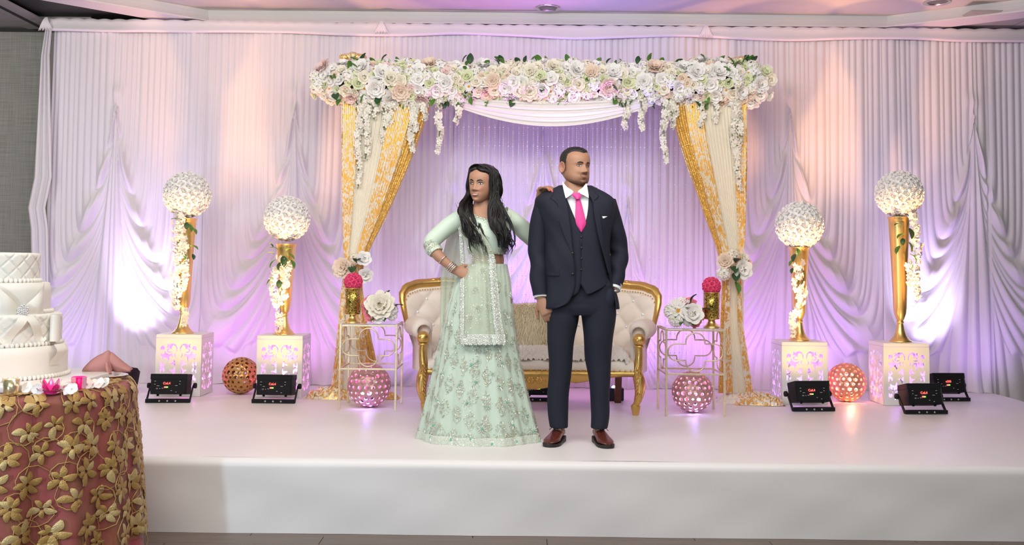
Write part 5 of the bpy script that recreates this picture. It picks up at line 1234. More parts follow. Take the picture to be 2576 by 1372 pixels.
class Torso:
    """stack of superellipse rows: (py, pxL, pxR, depth front, depth back) seen at plane Yc"""
    def __init__(s, rows, Yc, p=2.5):
        s.Yc = Yc; s.p = p; R = sorted([(float(at((a+b_)/2, y, Yc)[2]), float(at(a, y, Yc)[0]), float(at(b_, y, Yc)[0]), df, db) for y, a, b_, df, db in rows]); s.z = [q[0] for q in R]; s.t = [[q[i] for q in R] for i in range(1, 5)]
    def at(s, z):
        l, r_, df, db = (interp(np.asarray(z, float), s.z, q) for q in s.t); return (l+r_)/2, (r_-l)/2, df, db
    def front(s, x, z, off=0):
        c, a, df, db = s.at(z); q = np.clip(np.abs(x-c)/(a+off), 0, .9995); return s.Yc-(df+off)*(1-q**s.p)**(1/s.p)
    def ring(s, z, n=40, off=0, a0=0, a1=2*PI, closed=True):
        c, a, df, db = s.at(z); ph = np.linspace(a0, a1, n+1)[:-1] if closed else np.linspace(a0, a1, n); sp = lambda v: np.sign(v)*np.abs(v)**(2/s.p)
        d = np.where(np.cos(ph) > 0, df, db)+off; return np.stack([c-(a+off)*sp(np.sin(ph)), s.Yc-d*sp(np.cos(ph)), np.full(len(ph), float(z))], -1)
    def phi(s, x, z, off=0):
        c, a, df, db = s.at(z); q = (c-x)/(a+off); return math.copysign(math.asin(min(1, abs(q))**(s.p/2)), q)
    def panel(s, rows, off, nx=10, nz=40, bulge=0):
        ys = [q[0] for q in rows]; P = []
        for y in np.linspace(ys[0], ys[-1], nz):
            a = float(interp(np.array(y), ys, [q[1] for q in rows])); b_ = float(interp(np.array(y), ys, [q[2] for q in rows])); row = []
            for i in range(nx):
                u = i/(nx-1); w_ = at(a+(b_-a)*u, y, s.Yc-.12); yy = s.front(w_[0], w_[2], off)-bulge*math.sin(u*PI); w2 = at(a+(b_-a)*u, y, float(yy)); row.append((w2[0], float(s.front(w2[0], w2[2], off))-bulge*math.sin(u*PI), w2[2]))
            P.append(row)
        return grid(np.array(P))
def solid(o, t, off=-1):
    m = o.modifiers.new('t', 'SOLIDIFY'); m.thickness = t; m.offset = off; return o
# ------------------------------------------------------------------ man in navy suit
YM = 6.13
mz = lambda y: float(at(1444, y, YM)[2])
man = thing('person', 'person in navy three-piece suit with hot pink tie, one hand in pocket', 'person', (float(at(1455, 1118, 6.1)[0]), 6.12, .402))
MSKM = tinted('skin_tan', (.40, .215, .135)); MHAIR = mat('black_brown_hair', (.012, .009, .008), .5, 0, .4, 120, .5, 260, stretch=(1, 1, .15))
TM = Torso([(466, 1420, 1475, .055, .06), (476, 1401, 1494, .072, .085), (486, 1377, 1514, .088, .105), (497, 1361, 1530, .10, .115), (530, 1364, 1535, .118, .125), (560, 1373, 1530, .128, .125), (600, 1379, 1526, .132, .12), (650, 1381, 1523, .132, .118), (700, 1380, 1530, .132, .125), (745, 1378, 1543, .135, .13), (800, 1376, 1547, .13, .13)], YM)
HM = T(*at(1446, 467.5, YM+.01), 0, 0, 0)@T(0, 0, 0, 0.0, .02, math.radians(31), .235)
g = G(); zs = np.linspace(mz(735), mz(472), 40); g.add(loft([TM.ring(z, 30, -.022) for z in zs]))
hp = lambda x, y, z: np.array((HM@Vector((x, y, z)))[:])
nk = [(*at(1441, 500, YM+.01),), (*at(1442, 478, YM+.005),), (*at(1445, 455, YM+.005),)]; g.add(tube(nk, [.066, .061, .055], 20))
sl, sr = at(1376, 512, YM+.01), at(1526, 512, YM+.01)
armL = [at(1375, 510, YM+.01), at(1358, 570, YM+.015), at(1354, 640, YM+.01), at(1356, 690, YM-.02), at(1361, 752, YM-.05)]
armR = [at(1522, 511, YM+.01), at(1542, 570, YM+.05), at(1556, 632, YM+.07), at(1553, 680, YM+.02), at(1545, 722, YM-.03), at(1536, 745, YM-.05)]
g.add(tube(spline(armL, 24), np.interp(np.linspace(0, 1, 24), [0, .5, .95, 1], [.045, .036, .027, .026]), 14)); g.add(tube(spline(armR, 24), np.interp(np.linspace(0, 1, 24), [0, .5, .95, 1], [.045, .036, .027, .026]), 14))
hg, tips = hand(armL[-1], np.array(at(1377, 790, YM-.07))-np.array(armL[-1]), (-.35, -1, .1), 1, [.30, .34, .36, .40], .196, .04, .8)
g.add(hg.data())
legL = [(780, 1374, 1460), (800, 1375, 1456), (850, 1377, 1446), (900, 1380, 1440), (950, 1379, 1436), (1000, 1377, 1431), (1040, 1379, 1430), (1075, 1383, 1429)]
legR = [(780, 1456, 1550), (800, 1462, 1549), (850, 1468, 1543), (900, 1472, 1538), (950, 1480, 1535), (1000, 1486, 1533), (1040, 1486, 1532), (1077, 1485, 1529)]
for lg in (legL, legR): P = np.array([at((a+b_)/2, y, YM) for y, a, b_ in lg]+[at((lg[-1][1]+lg[-1][2])/2, 1095, YM)]); g.add(tube(P, [.07, .068, .06, .05, .048, .046, .04, .036, .034], 14))
bod = remesh(g, .005)
def tintm(X, Y, Z):
    ax = np.abs(X); fr = np.clip(-Y*5+.4, 0, 1)
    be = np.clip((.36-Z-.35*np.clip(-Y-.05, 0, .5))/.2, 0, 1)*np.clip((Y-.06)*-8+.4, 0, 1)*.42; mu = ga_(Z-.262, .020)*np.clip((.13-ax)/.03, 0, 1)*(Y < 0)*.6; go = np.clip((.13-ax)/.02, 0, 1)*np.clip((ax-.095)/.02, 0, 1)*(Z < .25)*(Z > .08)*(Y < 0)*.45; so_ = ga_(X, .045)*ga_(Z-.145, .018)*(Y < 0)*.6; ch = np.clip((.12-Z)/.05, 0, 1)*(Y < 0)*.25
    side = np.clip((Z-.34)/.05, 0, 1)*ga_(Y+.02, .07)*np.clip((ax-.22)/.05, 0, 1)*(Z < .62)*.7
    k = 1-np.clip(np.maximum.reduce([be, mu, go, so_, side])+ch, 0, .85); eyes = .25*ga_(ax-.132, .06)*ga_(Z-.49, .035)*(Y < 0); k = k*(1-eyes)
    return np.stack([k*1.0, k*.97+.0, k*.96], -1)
body_object('body', man, bod, head_grid(True), HM, tintm, MSKM, True)
MEAR = mat('ear_skin', (.42, .20, .13), .5, sss=.2)
for s_ in (-1, 1): g = G(); ear(HM, s_, g); obj('ear', g, MEAR, man, True, True)
make_face(man, HM, True, (.5, 0), MHAIR, mat('man_lips', (.36, .16, .12), .5), .034)
# hair cap with receding line
def hair_in(X, Y, Z):
    ax = np.abs(X); line = np.where(Y < -.0, .865+.0*ax-.55*np.clip(ax-.20, 0, 1)*1.0+.05*ga_(X, .10), 0)
    # hairline height as function of how far forward
    hl = np.interp(Y, [-.45, -.36, -.30, -.20, -.10, -.02, .05, .10, .2, .5], [.90, .885, .875, .86, .80, .46, .42, .42, .30, .22]); hl = hl-.05*ga_(X, .12)*(Y < -.2)
    m = np.clip((Z-hl)/.035, 0, 1); return m*(.035+.045*np.clip((Z-.7)/.25, 0, 1))-.012*(1-m)
X, Y, Z = head_grid(True, 90, 96, hair_in); A = np.array(HM); W = np.stack([X, Y, Z], -1).reshape(-1, 3)@A[:3, :3].T+A[:3, 3]; nz_, na_ = X.shape
obj('hair', (np.vstack([W, W[-na_:].mean(0)]), gridf(nz_, na_, False, True)+[(nz_*na_, (nz_-1)*na_+j, (nz_-1)*na_+(j+1) % na_) for j in range(na_)]), MHAIR, man, True, True)
# shirt, tie, vest
MSH = mat('white_shirt', (.78, .80, .82), .6, 0, .02, 8); MNV = mat('navy_wool', (.009, .011, .024), .8, 0, .3, 300, .12, 600); MVST = mat('navy_wool_vest', (.010, .012, .026), .8, 0, .3, 300, .12, 600); MTIE = mat('hot_pink_tie', (.72, .05, .29), .42, 0, .15, 160, .2, 240)
obj('shirt', TM.panel([(486, 1412, 1484), (520, 1410, 1486), (590, 1420, 1490)], .002, 18, 30), MSH, man, True, True)
col_ = obj('shirt_collar', G().add(grid(np.array([[np.array(at(1443, 486-y_, YM+.008))+np.array([.071*math.cos(q)*(1-.08*k), .072*math.sin(q), .052*math.sin(q)]) for q in np.linspace(-PI/2+.75, 1.5*PI-.75, 33)] for k, y_ in ((0, 0), (1, 16))]))), MSH, man, True, True); solid(col_, .004)
for pts_ in ([(458, 1414, 1416), (470, 1416, 1426), (484, 1419, 1443), (492, 1421, 1434), (499, 1423, 1424)], [(462, 1474, 1476), (472, 1466, 1478), (484, 1454, 1480), (492, 1470, 1481), (498, 1480, 1481)]): solid(obj('collar_leaf', TM.panel(pts_, .036, 8, 16), MSH, man, True, True), .004)
obj('tie_knot', TM.panel([(485, 1436, 1464), (490, 1437, 1463), (497, 1444, 1461), (501, 1447, 1459)], .030, 9, 10, .012), MTIE, man, True, True)
obj('tie_blade', TM.panel([(498, 1448, 1459), (520, 1448, 1465), (545, 1447, 1471), (562, 1449, 1474), (584, 1461, 1464)], .012, 9, 30, .008), MTIE, man, True, True)
ve = [obj('waistcoat_front', TM.panel(r_, .010, 10, 50), MVST, man, True, True) for r_ in ([(472, 1398, 1414), (500, 1390, 1426), (530, 1390, 1438), (560, 1390, 1451), (580, 1390, 1462), (640, 1385, 1463), (700, 1385, 1463), (722, 1385, 1459), (742, 1385, 1448), (746, 1385, 1440)], [(472, 1482, 1502), (500, 1481, 1510), (530, 1479, 1516), (560, 1472, 1522), (580, 1461, 1526), (640, 1459, 1532), (690, 1459, 1537), (715, 1461, 1530), (730, 1470, 1505), (742, 1476, 1479)])]
for v_ in ve: solid(v_, .004)
MBTN = mat('black_button', (.015, .015, .02), .25)
def on_front(px, py, off): w_ = at(px, py, YM-.14); y = float(TM.front(w_[0], w_[2], off)); return at(px, py, y)
for y in (597, 624, 651, 679): obj('button', ball(.0065, 5, 10, on_front(1463, y, .013), (1, .45, 1)), MBTN, ve[1], True).location = -man.location
# jacket
xl_ = [(470, 1416), (500, 1422), (560, 1432), (600, 1437), (640, 1441), (690, 1446), (722, 1445), (746, 1437), (764, 1424), (776, 1398)]
xr_ = [(470, 1480), (500, 1488), (540, 1496), (580, 1504), (620, 1514), (660, 1524), (700, 1536), (735, 1546), (760, 1549), (776, 1550)]
P = []; no = .020
for y in np.concatenate([np.linspace(470, 500, 9), np.linspace(505, 776, 60)]):
    z = mz(y); a = at(float(interp(np.array(y), [q[0] for q in xl_], [q[1] for q in xl_])), y, YM-.13)[0]; b_ = at(float(interp(np.array(y), [q[0] for q in xr_], [q[1] for q in xr_])), y, YM-.13)[0]
    p0, p1 = TM.phi(a, z, no), TM.phi(b_, z, no); R = TM.ring(z, 90, no+.004*math.sin(y*.05), p0, 2*PI+p1, False); R[:, 1] += .004*np.sin(np.arange(90)*.45+y*.045)*np.sin(y*.03+np.arange(90)*.1); P.append(R)
jk = obj('jacket_body', grid(np.array(P)), MNV, man, True, True); solid(jk, .006)
for r_ in ([(470, 1404, 1418), (484, 1394, 1420), (494, 1387, 1423), (500, 1384, 1424), (504, 1391, 1425), (540, 1400, 1431), (590, 1417, 1437), (625, 1433, 1440), (640, 1440, 1442)], [(470, 1478, 1490), (484, 1480, 1498), (490, 1482, 1503), (496, 1485, 1508), (499, 1487, 1502), (540, 1495, 1510), (600, 1507, 1518), (650, 1521, 1526), (690, 1532, 1535)]): solid(obj('lapel', TM.panel(r_, .030, 8, 40), MNV, jk, True), .004).location = -man.location
for y, x in ((638, 1440), (690, 1441)): obj('button', ball(.009, 5, 10, on_front(x, y, .028), (1, .45, 1)), MBTN, jk, True).location = -man.location
solid(obj('pocket_flap', TM.panel([(676, 1376, 1408), (696, 1376, 1407)], .027, 8, 6), MNV, jk, True), .004).location = -man.location
solid(obj('pocket_square', TM.panel([(544.5, 1515, 1529), (547, 1516, 1525), (550, 1517, 1519)], .032, 5, 5), MSH, jk, True), .003).location = -man.location
obj('sleeve', sleeve(armL[:-1]+[np.array(at(1360, 743, YM-.04))], [.074, .070, .066, .064, .060, .057, .050], 90, 26, .005, 3, .95, ([0, .35, .5, .7, 1], [.3, .6, 1.6, 1.2, .5])), MNV, man, True, True)
obj('sleeve', sleeve(armR[:-1], [.074, .070, .067, .064, .060, .052, .047], 90, 26, .006, 4, .95, ([0, .35, .5, .75, 1], [.3, .8, 2.0, 1.4, .5])), MNV, man, True, True)
obj('shirt_cuff', tube([at(1360, 738, YM-.036), at(1361, 750, YM-.046)], [.044, .042], 18), MSH, man, True, True); obj('shirt_cuff', tube([at(1547, 716, YM-.022), at(1544, 729, YM-.04)], [.044, .040], 18), MSH, man, True, True)
wt = obj('wrist_watch', tube(np.array([np.array(at(1542, 733, YM-.042))+.034*np.array([math.cos(q), math.sin(q)*.8, .18*math.cos(q)]) for q in np.linspace(0, 2*PI, 25)[:-1]]), .006, 6, True), MSCR, man, True, True)
# trousers
def outline_loft(rows, Yc, dep, n=30, p=2.2, amp=.003, seed=1, m=50, dy=0):
    ys = [q[0] for q in rows]; R = []; W = wrinkle(m, n, amp, seed)
    for i, y in enumerate(np.linspace(ys[0], ys[-1], m)):
        a = float(interp(np.array(y), ys, [q[1] for q in rows])); b_ = float(interp(np.array(y), ys, [q[2] for q in rows])); A_, B_ = at(a, y, Yc), at(b_, y, Yc); d = float(np.interp(y, ys, dep)); ph = np.linspace(0, 2*PI, n+1)[:-1]; sp = lambda v: np.sign(v)*np.abs(v)**(2/p)
        hw = (B_[0]-A_[0])/2+W[i]; R.append(np.stack([(A_[0]+B_[0])/2-hw*sp(np.sin(ph)), Yc+dy-(d+W[i])*sp(np.cos(ph)), np.full(n, (A_[2]+B_[2])/2)], -1))
    return loft(R)
legL2 = [(715, 1376, 1460)]+legL[1:]; legR2 = [(715, 1462, 1546)]+legR[1:]; dp = [.115, .11, .10, .088, .08, .075, .07, .068]
tg = G().add(outline_loft(legL2, YM, dp, 34, 2.1, .0035, 5, 80)).add(outline_loft(legR2, YM, dp, 34, 2.1, .0035, 6, 80)).add(outline_loft([(690, 1378, 1538), (740, 1376, 1548), (770, 1374, 1551), (792, 1376, 1550)], YM, [.118, .12, .12, .105], 44, 2.5, .003, 7, 40))
tg.add(ball(.05, 8, 12, at(1532, 750, YM-.075), (.75, .7, 1.3)))
obj('trousers', remesh(tg, .006), MNV, man, True, True)
# oxford shoes
MSHOE = mat('oxblood_leather', (.10, .022, .014), .28, 0, .35, 25, coat=.3); MSOLE = mat('dark_sole', (.02, .012, .01), .5)
def shoe(heel, toe):
    h0, t0 = np.array(heel), np.array(toe); d = t0-h0; L = np.linalg.norm(d); d /= L; s = np.array([-d[1], d[0], 0]); R = []; RS = []
    for t, w_, h_, zb2 in ((0, .026, .075, .03), (.06, .034, .085, .028), (.2, .037, .088, .024), (.35, .038, .082, .018), (.5, .042, .068, .014), (.65, .048, .055, .013), (.8, .047, .046, .014), (.92, .036, .038, .016), (.98, .020, .030, .018), (1, .006, .024, .02)):
        c = h0+d*L*t; ph = np.linspace(0, 2*PI, 25)[:-1]; R.append([c+s*w_*math.cos(q)+np.array([0, 0, zb2+(h_-zb2)*(.5+.5*math.sin(q))*(1 if math.sin(q) > -.2 else 1)]) for q in ph])
        RS.append([c+s*(w_+.005)*math.copysign(abs(math.cos(q))**.7, math.cos(q))+np.array([0, 0, (zb2-.008 if t > .3 else 0)*0+(0.001 if math.sin(q) < 0 else zb2+.002)]) for q in ph])
    g = G().add(loft(R)); u = obj('shoe', g, MSHOE, man, True, True); o = obj('sole', loft(RS), MSOLE, u, False); o.location = -man.location
    g = G()
    for k in range(4):
        c = h0+d*L*(.40+.065*k)+np.array([0, 0, .082-.006*k-.004*k]); g.add(tube(np.array([c-s*.014+d*.006, c+np.array([0, 0, .005]), c+s*.014-d*.006]), .0022, 5))
    c = h0+d*L*.37+np.array([0, 0, .09]); g.add(tube(np.array([c, c+s*.03-d*.01, c+s*.04+d*.012+np.array([0, 0, -.012])]), .002, 5)); g.add(tube(np.array([c, c-s*.03-d*.01, c-s*.04+d*.012+np.array([0, 0, -.012])]), .002, 5)); o = obj('shoelaces', g, MSOLE, u); o.location = -man.location
    o = obj('heel', G().add(box(-.033, .033, -.0, .06, 0, .026, .004), 0, Matrix.Translation(h0)@Matrix.Rotation(math.atan2(d[1], d[0])-PI/2, 4, 'Z')), MSOLE, u, False); o.location = -man.location
shoe((*at(1411, 1095, YM+.06)[:2], .402), (at(1379, 1112, 5.95)[0], 5.95, .402)); shoe((*at(1502, 1095, YM+.06)[:2], .402), (at(1531, 1115, 5.93)[0], 5.93, .402))
# ------------------------------------------------------------------ woman in mint lehenga
YW = 6.20
wz = lambda y: float(at(1217, y, YW)[2])
wo = thing('person', 'person in mint green embroidered lehenga with long wavy black hair, hand on hip', 'person', (float(at(1215, 1110, 6.2)[0]), 6.22, .402))
MSKW = tinted('skin_warm_brown', (.42, .22, .14)); MLH = mat('long_black_hair', (.008, .006, .006), .38, 0, .5, 90, .12, 700, stretch=(1, 1, .08))
TW = Torso([(508, 1194, 1232, .045, .05), (520, 1186, 1246, .052, .06), (530, 1164, 1272, .065, .075), (540, 1155, 1284, .078, .085), (560, 1160, 1281, .098, .09), (588, 1167, 1277, .118, .09), (612, 1174, 1272, .108, .088), (638, 1184, 1268, .092, .085), (655, 1185, 1270, .088, .085), (668, 1185, 1268, .082, .08), (700, 1182, 1264, .08, .08), (760, 1182, 1262, .08, .08)], YW, 2.3)
HW = T(*at(1212, 509.5, YW-.01))@T(0, 0, 0, .03, .05, math.radians(-26), .230)
g = G(); g.add(loft([TW.ring(z, 36, -.004) for z in np.linspace(wz(756), wz(510), 50)])); g.add(tube([at(1219, 545, YW+.01), at(1216, 520, YW+.005), at(1211, 490, YW+.01)], [.056, .047, .045], 20))
aL = [at(1166, 543, YW+.01), at(1124, 572, YW-.01), at(1085, 612, YW-.03), at(1100, 640, YW-.06), at(1122, 661, YW-.075), at(1143, 680, YW-.07)]
aR = [at(1272, 545, YW+.01), at(1306, 568, YW+.05), at(1343, 607, YW+.11), at(1354, 575, YW+.12), at(1354, 525, YW+.06), at(1361, 480, YW-.045)]
g.add(tube(spline(aL, 40), np.interp(np.linspace(0, 1, 40), [0, .3, .42, .6, .9, 1], [.046, .042, .038, .036, .026, .025]), 16)); g.add(tube(spline(aR, 40), np.interp(np.linspace(0, 1, 40), [0, .4, .6, 1], [.046, .040, .034, .025]), 16))
h1, _ = hand(aL[-1], (.85, -.05, -.25), (-.05, -1, .35), -1, .25, .165, .03, .6); g.add(h1.data())
h2, tips = hand(aR[-1], (.62, -.76, .16), (.10, .05, 1), 1, [.40, .43, .45, .46], .175, .10, .3); g.add(h2.data())
for sg in (-1, 1): g.add(tube([(wo.location.x+sg*.09, YW+.02, wz(750)), (wo.location.x+sg*.08, YW+.02, .85), (wo.location.x+sg*.075, YW+.02, .44)], [.085, .055, .035], 14)); g.add(ball(.05, 8, 12, (wo.location.x+sg*.08, YW-.03, .435), (.8, 2.1, .6)))
def tintw(X, Y, Z):
    ax = np.abs(X); k = 1-.32*ga_(ax-.13, .06)*ga_(Z-.505, .04)*(Y < 0)+0*X; bl = .16*ga_(ax-.17, .07)*ga_(Z-.35, .06)*(Y < 0); return np.stack([k, k*(1-bl), k*(1-bl)], -1)
body_object('body', wo, remesh(g, .005), head_grid(False), HW, tintw, MSKW, False)
make_face(wo, HW, False, (-.75, .1), MLASH, mat('woman_lips', (.46, .15, .13), .35), .022)
fy0 = float(face_y(0, .60, False)); obj('forehead_bindi', ball(.0022, 6, 8, (HW@Vector((0, fy0-.006, .60)))[:]), MSCR, wo, True, True)
MNAIL = mat('red_nail', (.75, .05, .05), .15, coat=.5)
for p, d, v, rr in tips:
    up_ = np.cross(np.cross(d, [0, -.4, 1]), d); up_ /= np.linalg.norm(up_); o = obj('fingernail', ball(1, 6, 9), MNAIL, wo); M = Matrix.Translation(Vector(p+up_*rr*.62-d*.002)-wo.location)@Vector(d).to_track_quat('X', 'Z').to_matrix().to_4x4(); o.matrix_local = M@Matrix.Diagonal((.0085, rr*.82, rr*.42, 1))
# ---- hair: cap and flowing locks
def cap(X, Y, Z):
    ax = np.abs(X); part = X+.03  # parting slightly off centre
    hl = np.interp(Y, [-.44, -.36, -.28, -.18, -.08, .0, .1, .5], [.815, .80, .78, .70, .58, .36, .15, .10])-.0*ax; hl = hl+.07*ga_(part, .10)*(Y < -.15)
    m = np.clip((Z-hl)/.03, 0, 1); return m*(.075+.05*np.clip((Z-.55)/.3, 0, 1)*(1-.8*ga_(part, .035)*(Y < .1)))-.015*(1-m)
X, Y, Z = head_grid(False, 150, 190, cap); A = np.array(HW); W = np.stack([X, Y, Z], -1).reshape(-1, 3)@A[:3, :3].T+A[:3, 3]; nz_, na_ = X.shape
obj('hair_cap', (np.vstack([W, W[-na_:].mean(0)]), gridf(nz_, na_, False, True)+[(nz_*na_, (nz_-1)*na_+j, (nz_-1)*na_+(j+1) % na_) for j in range(na_)]), MLH, wo, True, True)
r = random.Random(11)
def lock(pts_, rad, seed, wave=.016, n=38, ns=15):
    P0 = spline(pts_, n); rr_ = random.Random(seed); ph, fq = rr_.random()*6, rr_.uniform(14, 19); t = np.linspace(0, 1, n); e = np.clip((t-.30)*1.7, 0, 1)*wave; g = G()
    P0 = P0+np.stack([e*np.sin(t*fq+ph), e*.7*np.cos(t*fq+ph), 0*t], -1)
    for k in range(ns):
        a_ = rr_.random()*6.28; q = rad*math.sqrt(rr_.random())*1.15; w_ = q*np.interp(t, [0, .1, .5, .8, 1], [.7, 1, 1, .75, .25]); tw = a_+t*rr_.uniform(-1, 2)+.4*np.sin(t*fq+k)
        P = P0+np.stack([w_*np.cos(tw), .8*w_*np.sin(tw), 0*t], -1); m_ = n-rr_.randint(0, 7); R = rad*.28*np.interp(t, [0, .08, .5, .85, 1], [.7, 1, 1, .6, .06])[-m_:] if False else rad*.28*np.interp(np.linspace(0, 1, m_), [0, .08, .5, .85, 1], [.7, 1, 1, .6, .05]); g.add(tube(P[:m_], R, 5))
    return g.data()
def hpw(x, y, z): return np.array((HW@Vector((x, y, z)))[:])
def hair_side(name, n, sg, ends, seed):
    rr_ = random.Random(seed); g = G()
    for i in range(n):
        f = i/(n-1)
        # root along the parting from front to back, over the temple, then down in front of the shoulder
        y0 = -.30+.62*f+rr_.uniform(-.03, .03); a = hpw(-.03+sg*.05, y0, 1.03-.30*(y0+.1)**2); b_ = hpw(sg*(.29+.05*math.sin(f*3)), -.20+.46*f, .78+rr_.uniform(-.04, .04)); c = hpw(sg*(.345+.02*rr_.random()), -.18+.34*f, .48); d = hpw(sg*(.36+.05*rr_.random()), -.16+.28*f, .18)
        pts_ = [a, (a+b_)/2+(hpw(sg*.2, 0, 1)-hpw(0, 0, .9))*.25, b_, c, d]
        for k, (px, py, yy, sx) in enumerate(ends): u = (rr_.random()-.5)*2; pts_.append(at(px+sx*(f-.5)*2*.75+u*sx*.35, py+rr_.uniform(-12, 12)*(k+1)*.6, YW-yy+.05*f+rr_.uniform(-.015, .015)))
        g.add(lock(pts_, rr_.uniform(.008, .0125), seed*100+i))
    obj(name, g, MLH, wo, True, True)
hair_side('hair_locks', 44, -1, [(1170, 525, .095, 14), (1178, 560, .135, 22), (1194, 592, .165, 24), (1214, 622, .165, 26)], 1)
hair_side('hair_locks', 46, 1, [(1250, 525, .10, 16), (1258, 565, .145, 22), (1270, 602, .155, 20), (1277, 638, .14, 14)], 2)
g = G()
for i in range(22):
    f = i/21; x = -.27+.54*f; pts_ = [hpw(x*.5, .22, 1.0), hpw(x, .42, .7), hpw(x*1.1, .44, .3), at(1212+x*95, 540, YW+.10), at(1214+x*115, 585, YW+.115)]; g.add(lock(pts_, .017, 900+i))
obj('hair_back', g, MLH, wo, True, True)
g = G()
for i, (x0, y0, x1, y1, x2, y2) in enumerate([(1168, 500, 1158, 512, 1150, 510), (1166, 510, 1152, 522, 1146, 512), (1250, 488, 1262, 500, 1266, 520), (1176, 560, 1160, 580, 1168, 592), (1255, 505, 1268, 515, 1268, 530), (1170, 520, 1156, 530, 1154, 540)]): g.add(tube(spline([at(x0, y0, YW-.05), at(x1, y1, YW-.06), at(x2, y2, YW-.055)], 12), np.linspace(.0022, .0006, 12), 5))
obj('loose_hair', g, MLH, wo, True, True)
# ---- blouse
MMINT = mat('mint_satin', (.56, .67, .56), .5, 0, .05, 12, sheen=.2); MMINT2 = mat('mint_net', (.52, .66, .53), .6, 0, .10, 18)
MSIL = mat('silver_sequin', (.62, .61, .50), .3, .35, .35, 150); MSPK = mat('crystal_sequin', (.95, .96, .93), .12, .2, .1, 100)
def ztop(x):
    px = 1217+(x-at(1217, 550, YW-.1)[0])*410; return wz(float(np.interp(px, [1150, 1164, 1180, 1196, 1206, 1214, 1224, 1235, 1246, 1256, 1270, 1290], [528, 522, 528, 541, 548, 549, 554, 549, 548, 540, 524, 530])))
P = []
for ph in np.linspace(0, 2*PI, 97)[:-1]:
    row = []
    for k in range(26):
        t = k/25; zb_ = wz(640); x = TW.ring(wz(560), 1, .006, ph, ph+.1)[0][0]; zt_ = ztop(x) if math.cos(ph) > 0 else wz(527); z = zt_+(zb_-zt_)*t; q = TW.ring(z, 1, .007+.002*math.sin(t*14+ph*5)*t, ph, ph+.1)[0]; row.append(q)
    P.append(row)
bl = solid(obj('blouse', grid(np.array(P), True), MMINT, wo, True, True), .003)
obj('blouse_sleeve', sleeve([at(1174, 541, YW+.008), at(1128, 570, YW-.01), at(1087, 608, YW-.03), at(1088, 622, YW-.04), at(1097, 636, YW-.055)], [.058, .056, .052, .050, .047, .045], 60, 24, .003, 8, 1, ([0, .4, .7, 1], [.5, .6, 1.4, .8])), MMINT, wo, True, True)
obj('blouse_sleeve', sleeve([at(1264, 541, YW+.008), at(1304, 566, YW+.05), at(1343, 604, YW+.11), at(1350, 585, YW+.11)], [.058, .056, .054, .050, .046], 60, 24, .003, 9, 1), MMINT, wo, True, True)
def sequins(name, parent, pts_nrm, size, m, seed, elong=1.0):
    rr_ = random.Random(seed); V = []; Fc = []
    for p, n in pts_nrm:
        n = np.array(n, float)+np.array([rr_.uniform(-.5, .5) for _ in range(3)]); n /= np.linalg.norm(n); a = np.cross(n, [rr_.uniform(-1, 1), rr_.uniform(-1, 1), rr_.uniform(-1, 1)]); a /= max(1e-6, np.linalg.norm(a)); b_ = np.cross(n, a); s = size*rr_.uniform(.6, 1.3); k = len(V)
        V += [p+a*s*elong, p+b_*s*.7, p-a*s*elong, p-b_*s*.7]; Fc.append((k, k+1, k+2, k+3))
    o = obj(name, (np.array(V), Fc), m, parent, False); o.location = -np.array(wo.location) if parent is wo else (-np.array(wo.location)); tag(o, kind='stuff'); return o
# sequinned cuff, neckline, hem of the blouse
cp = spline([at(1085, 610, YW-.032), at(1088, 622, YW-.04), at(1097, 637, YW-.055)], 20); L_ = []
for i in range(900):
    t = r.random(); c = cp[int(t*19)]; q = r.random()*2*PI; ax = (cp[-1]-cp[0]); ax /= np.linalg.norm(ax); u_ = np.cross(ax, [0, 1, 0]); u_ /= np.linalg.norm(u_); v_ = np.cross(ax, u_); n = u_*math.cos(q)+v_*math.sin(q); L_.append((c+n*(.0535-.006*t), n))
sequins('sequin_cuff', wo, L_, .0034, MSIL, 1)
L_ = []
for i in range(1500):
    ph = r.uniform(-1.4, 1.4); k = r.random(); x = TW.ring(wz(560), 1, .006, ph, ph+.1)[0][0]
    if k < .45: z = ztop(x)-abs(r.gauss(0, .012))
    elif k < .85: z = wz(640)+abs(r.gauss(.012, .010))
    else: z = ztop(x)-r.random()*.075*math.exp(-((x-at(1226, 560, YW)[0])/.03)**2)-.002
    q = TW.ring(z, 1, .013, ph, ph+.1)[0]; L_.append((q, (q[0]-TW.at(z)[0], q[1]-YW, 0)))
sequins('blouse_sequins', wo, L_, .0028, MSIL, 2)
# ---- skirt
YS = 6.24
SR = [(664, 1178, 1276, .125), (680, 1164, 1279, .14), (700, 1150, 1283, .15), (760, 1128, 1290, .175), (820, 1114, 1296, .195), (880, 1104, 1305, .215), (940, 1091, 1318, .235), (1000, 1078, 1332, .26), (1050, 1067, 1346, .275), (1106, 1055, 1360, .285)]
sy = [q[0] for q in SR]
def skirt_pt(ph, y, off=0):
    a = float(interp(np.array(y), sy, [q[1] for q in SR])); b_ = float(interp(np.array(y), sy, [q[2] for q in SR])); d = float(np.interp(y, sy, [q[3] for q in SR])); A_, B_ = at(a, y, YS), at(b_, y, YS)
    t = max(0, min(1, (y-662)/444)); fo = 1+t*(.035*math.sin(ph*9+.8*math.sin(ph*2))+.022*math.sin(ph*17+2)+.012*math.sin(ph*31))+(1-t)*.01*math.sin(ph*26)
    hw = (B_[0]-A_[0])/2*fo+off; dd = d*fo+off; z = (A_[2]+B_[2])/2; z = max(z, .405+.002*math.sin(ph*9)) if y >= 1106 else z
    if y >= 1106: z = .404+.003*abs(math.sin(ph*8))
    return np.array([(A_[0]+B_[0])/2-hw*math.sin(ph), YS-dd*math.cos(ph), z])
phs = np.linspace(0, 2*PI, 241)[:-1]; ysk = np.linspace(664, 1106, 70)
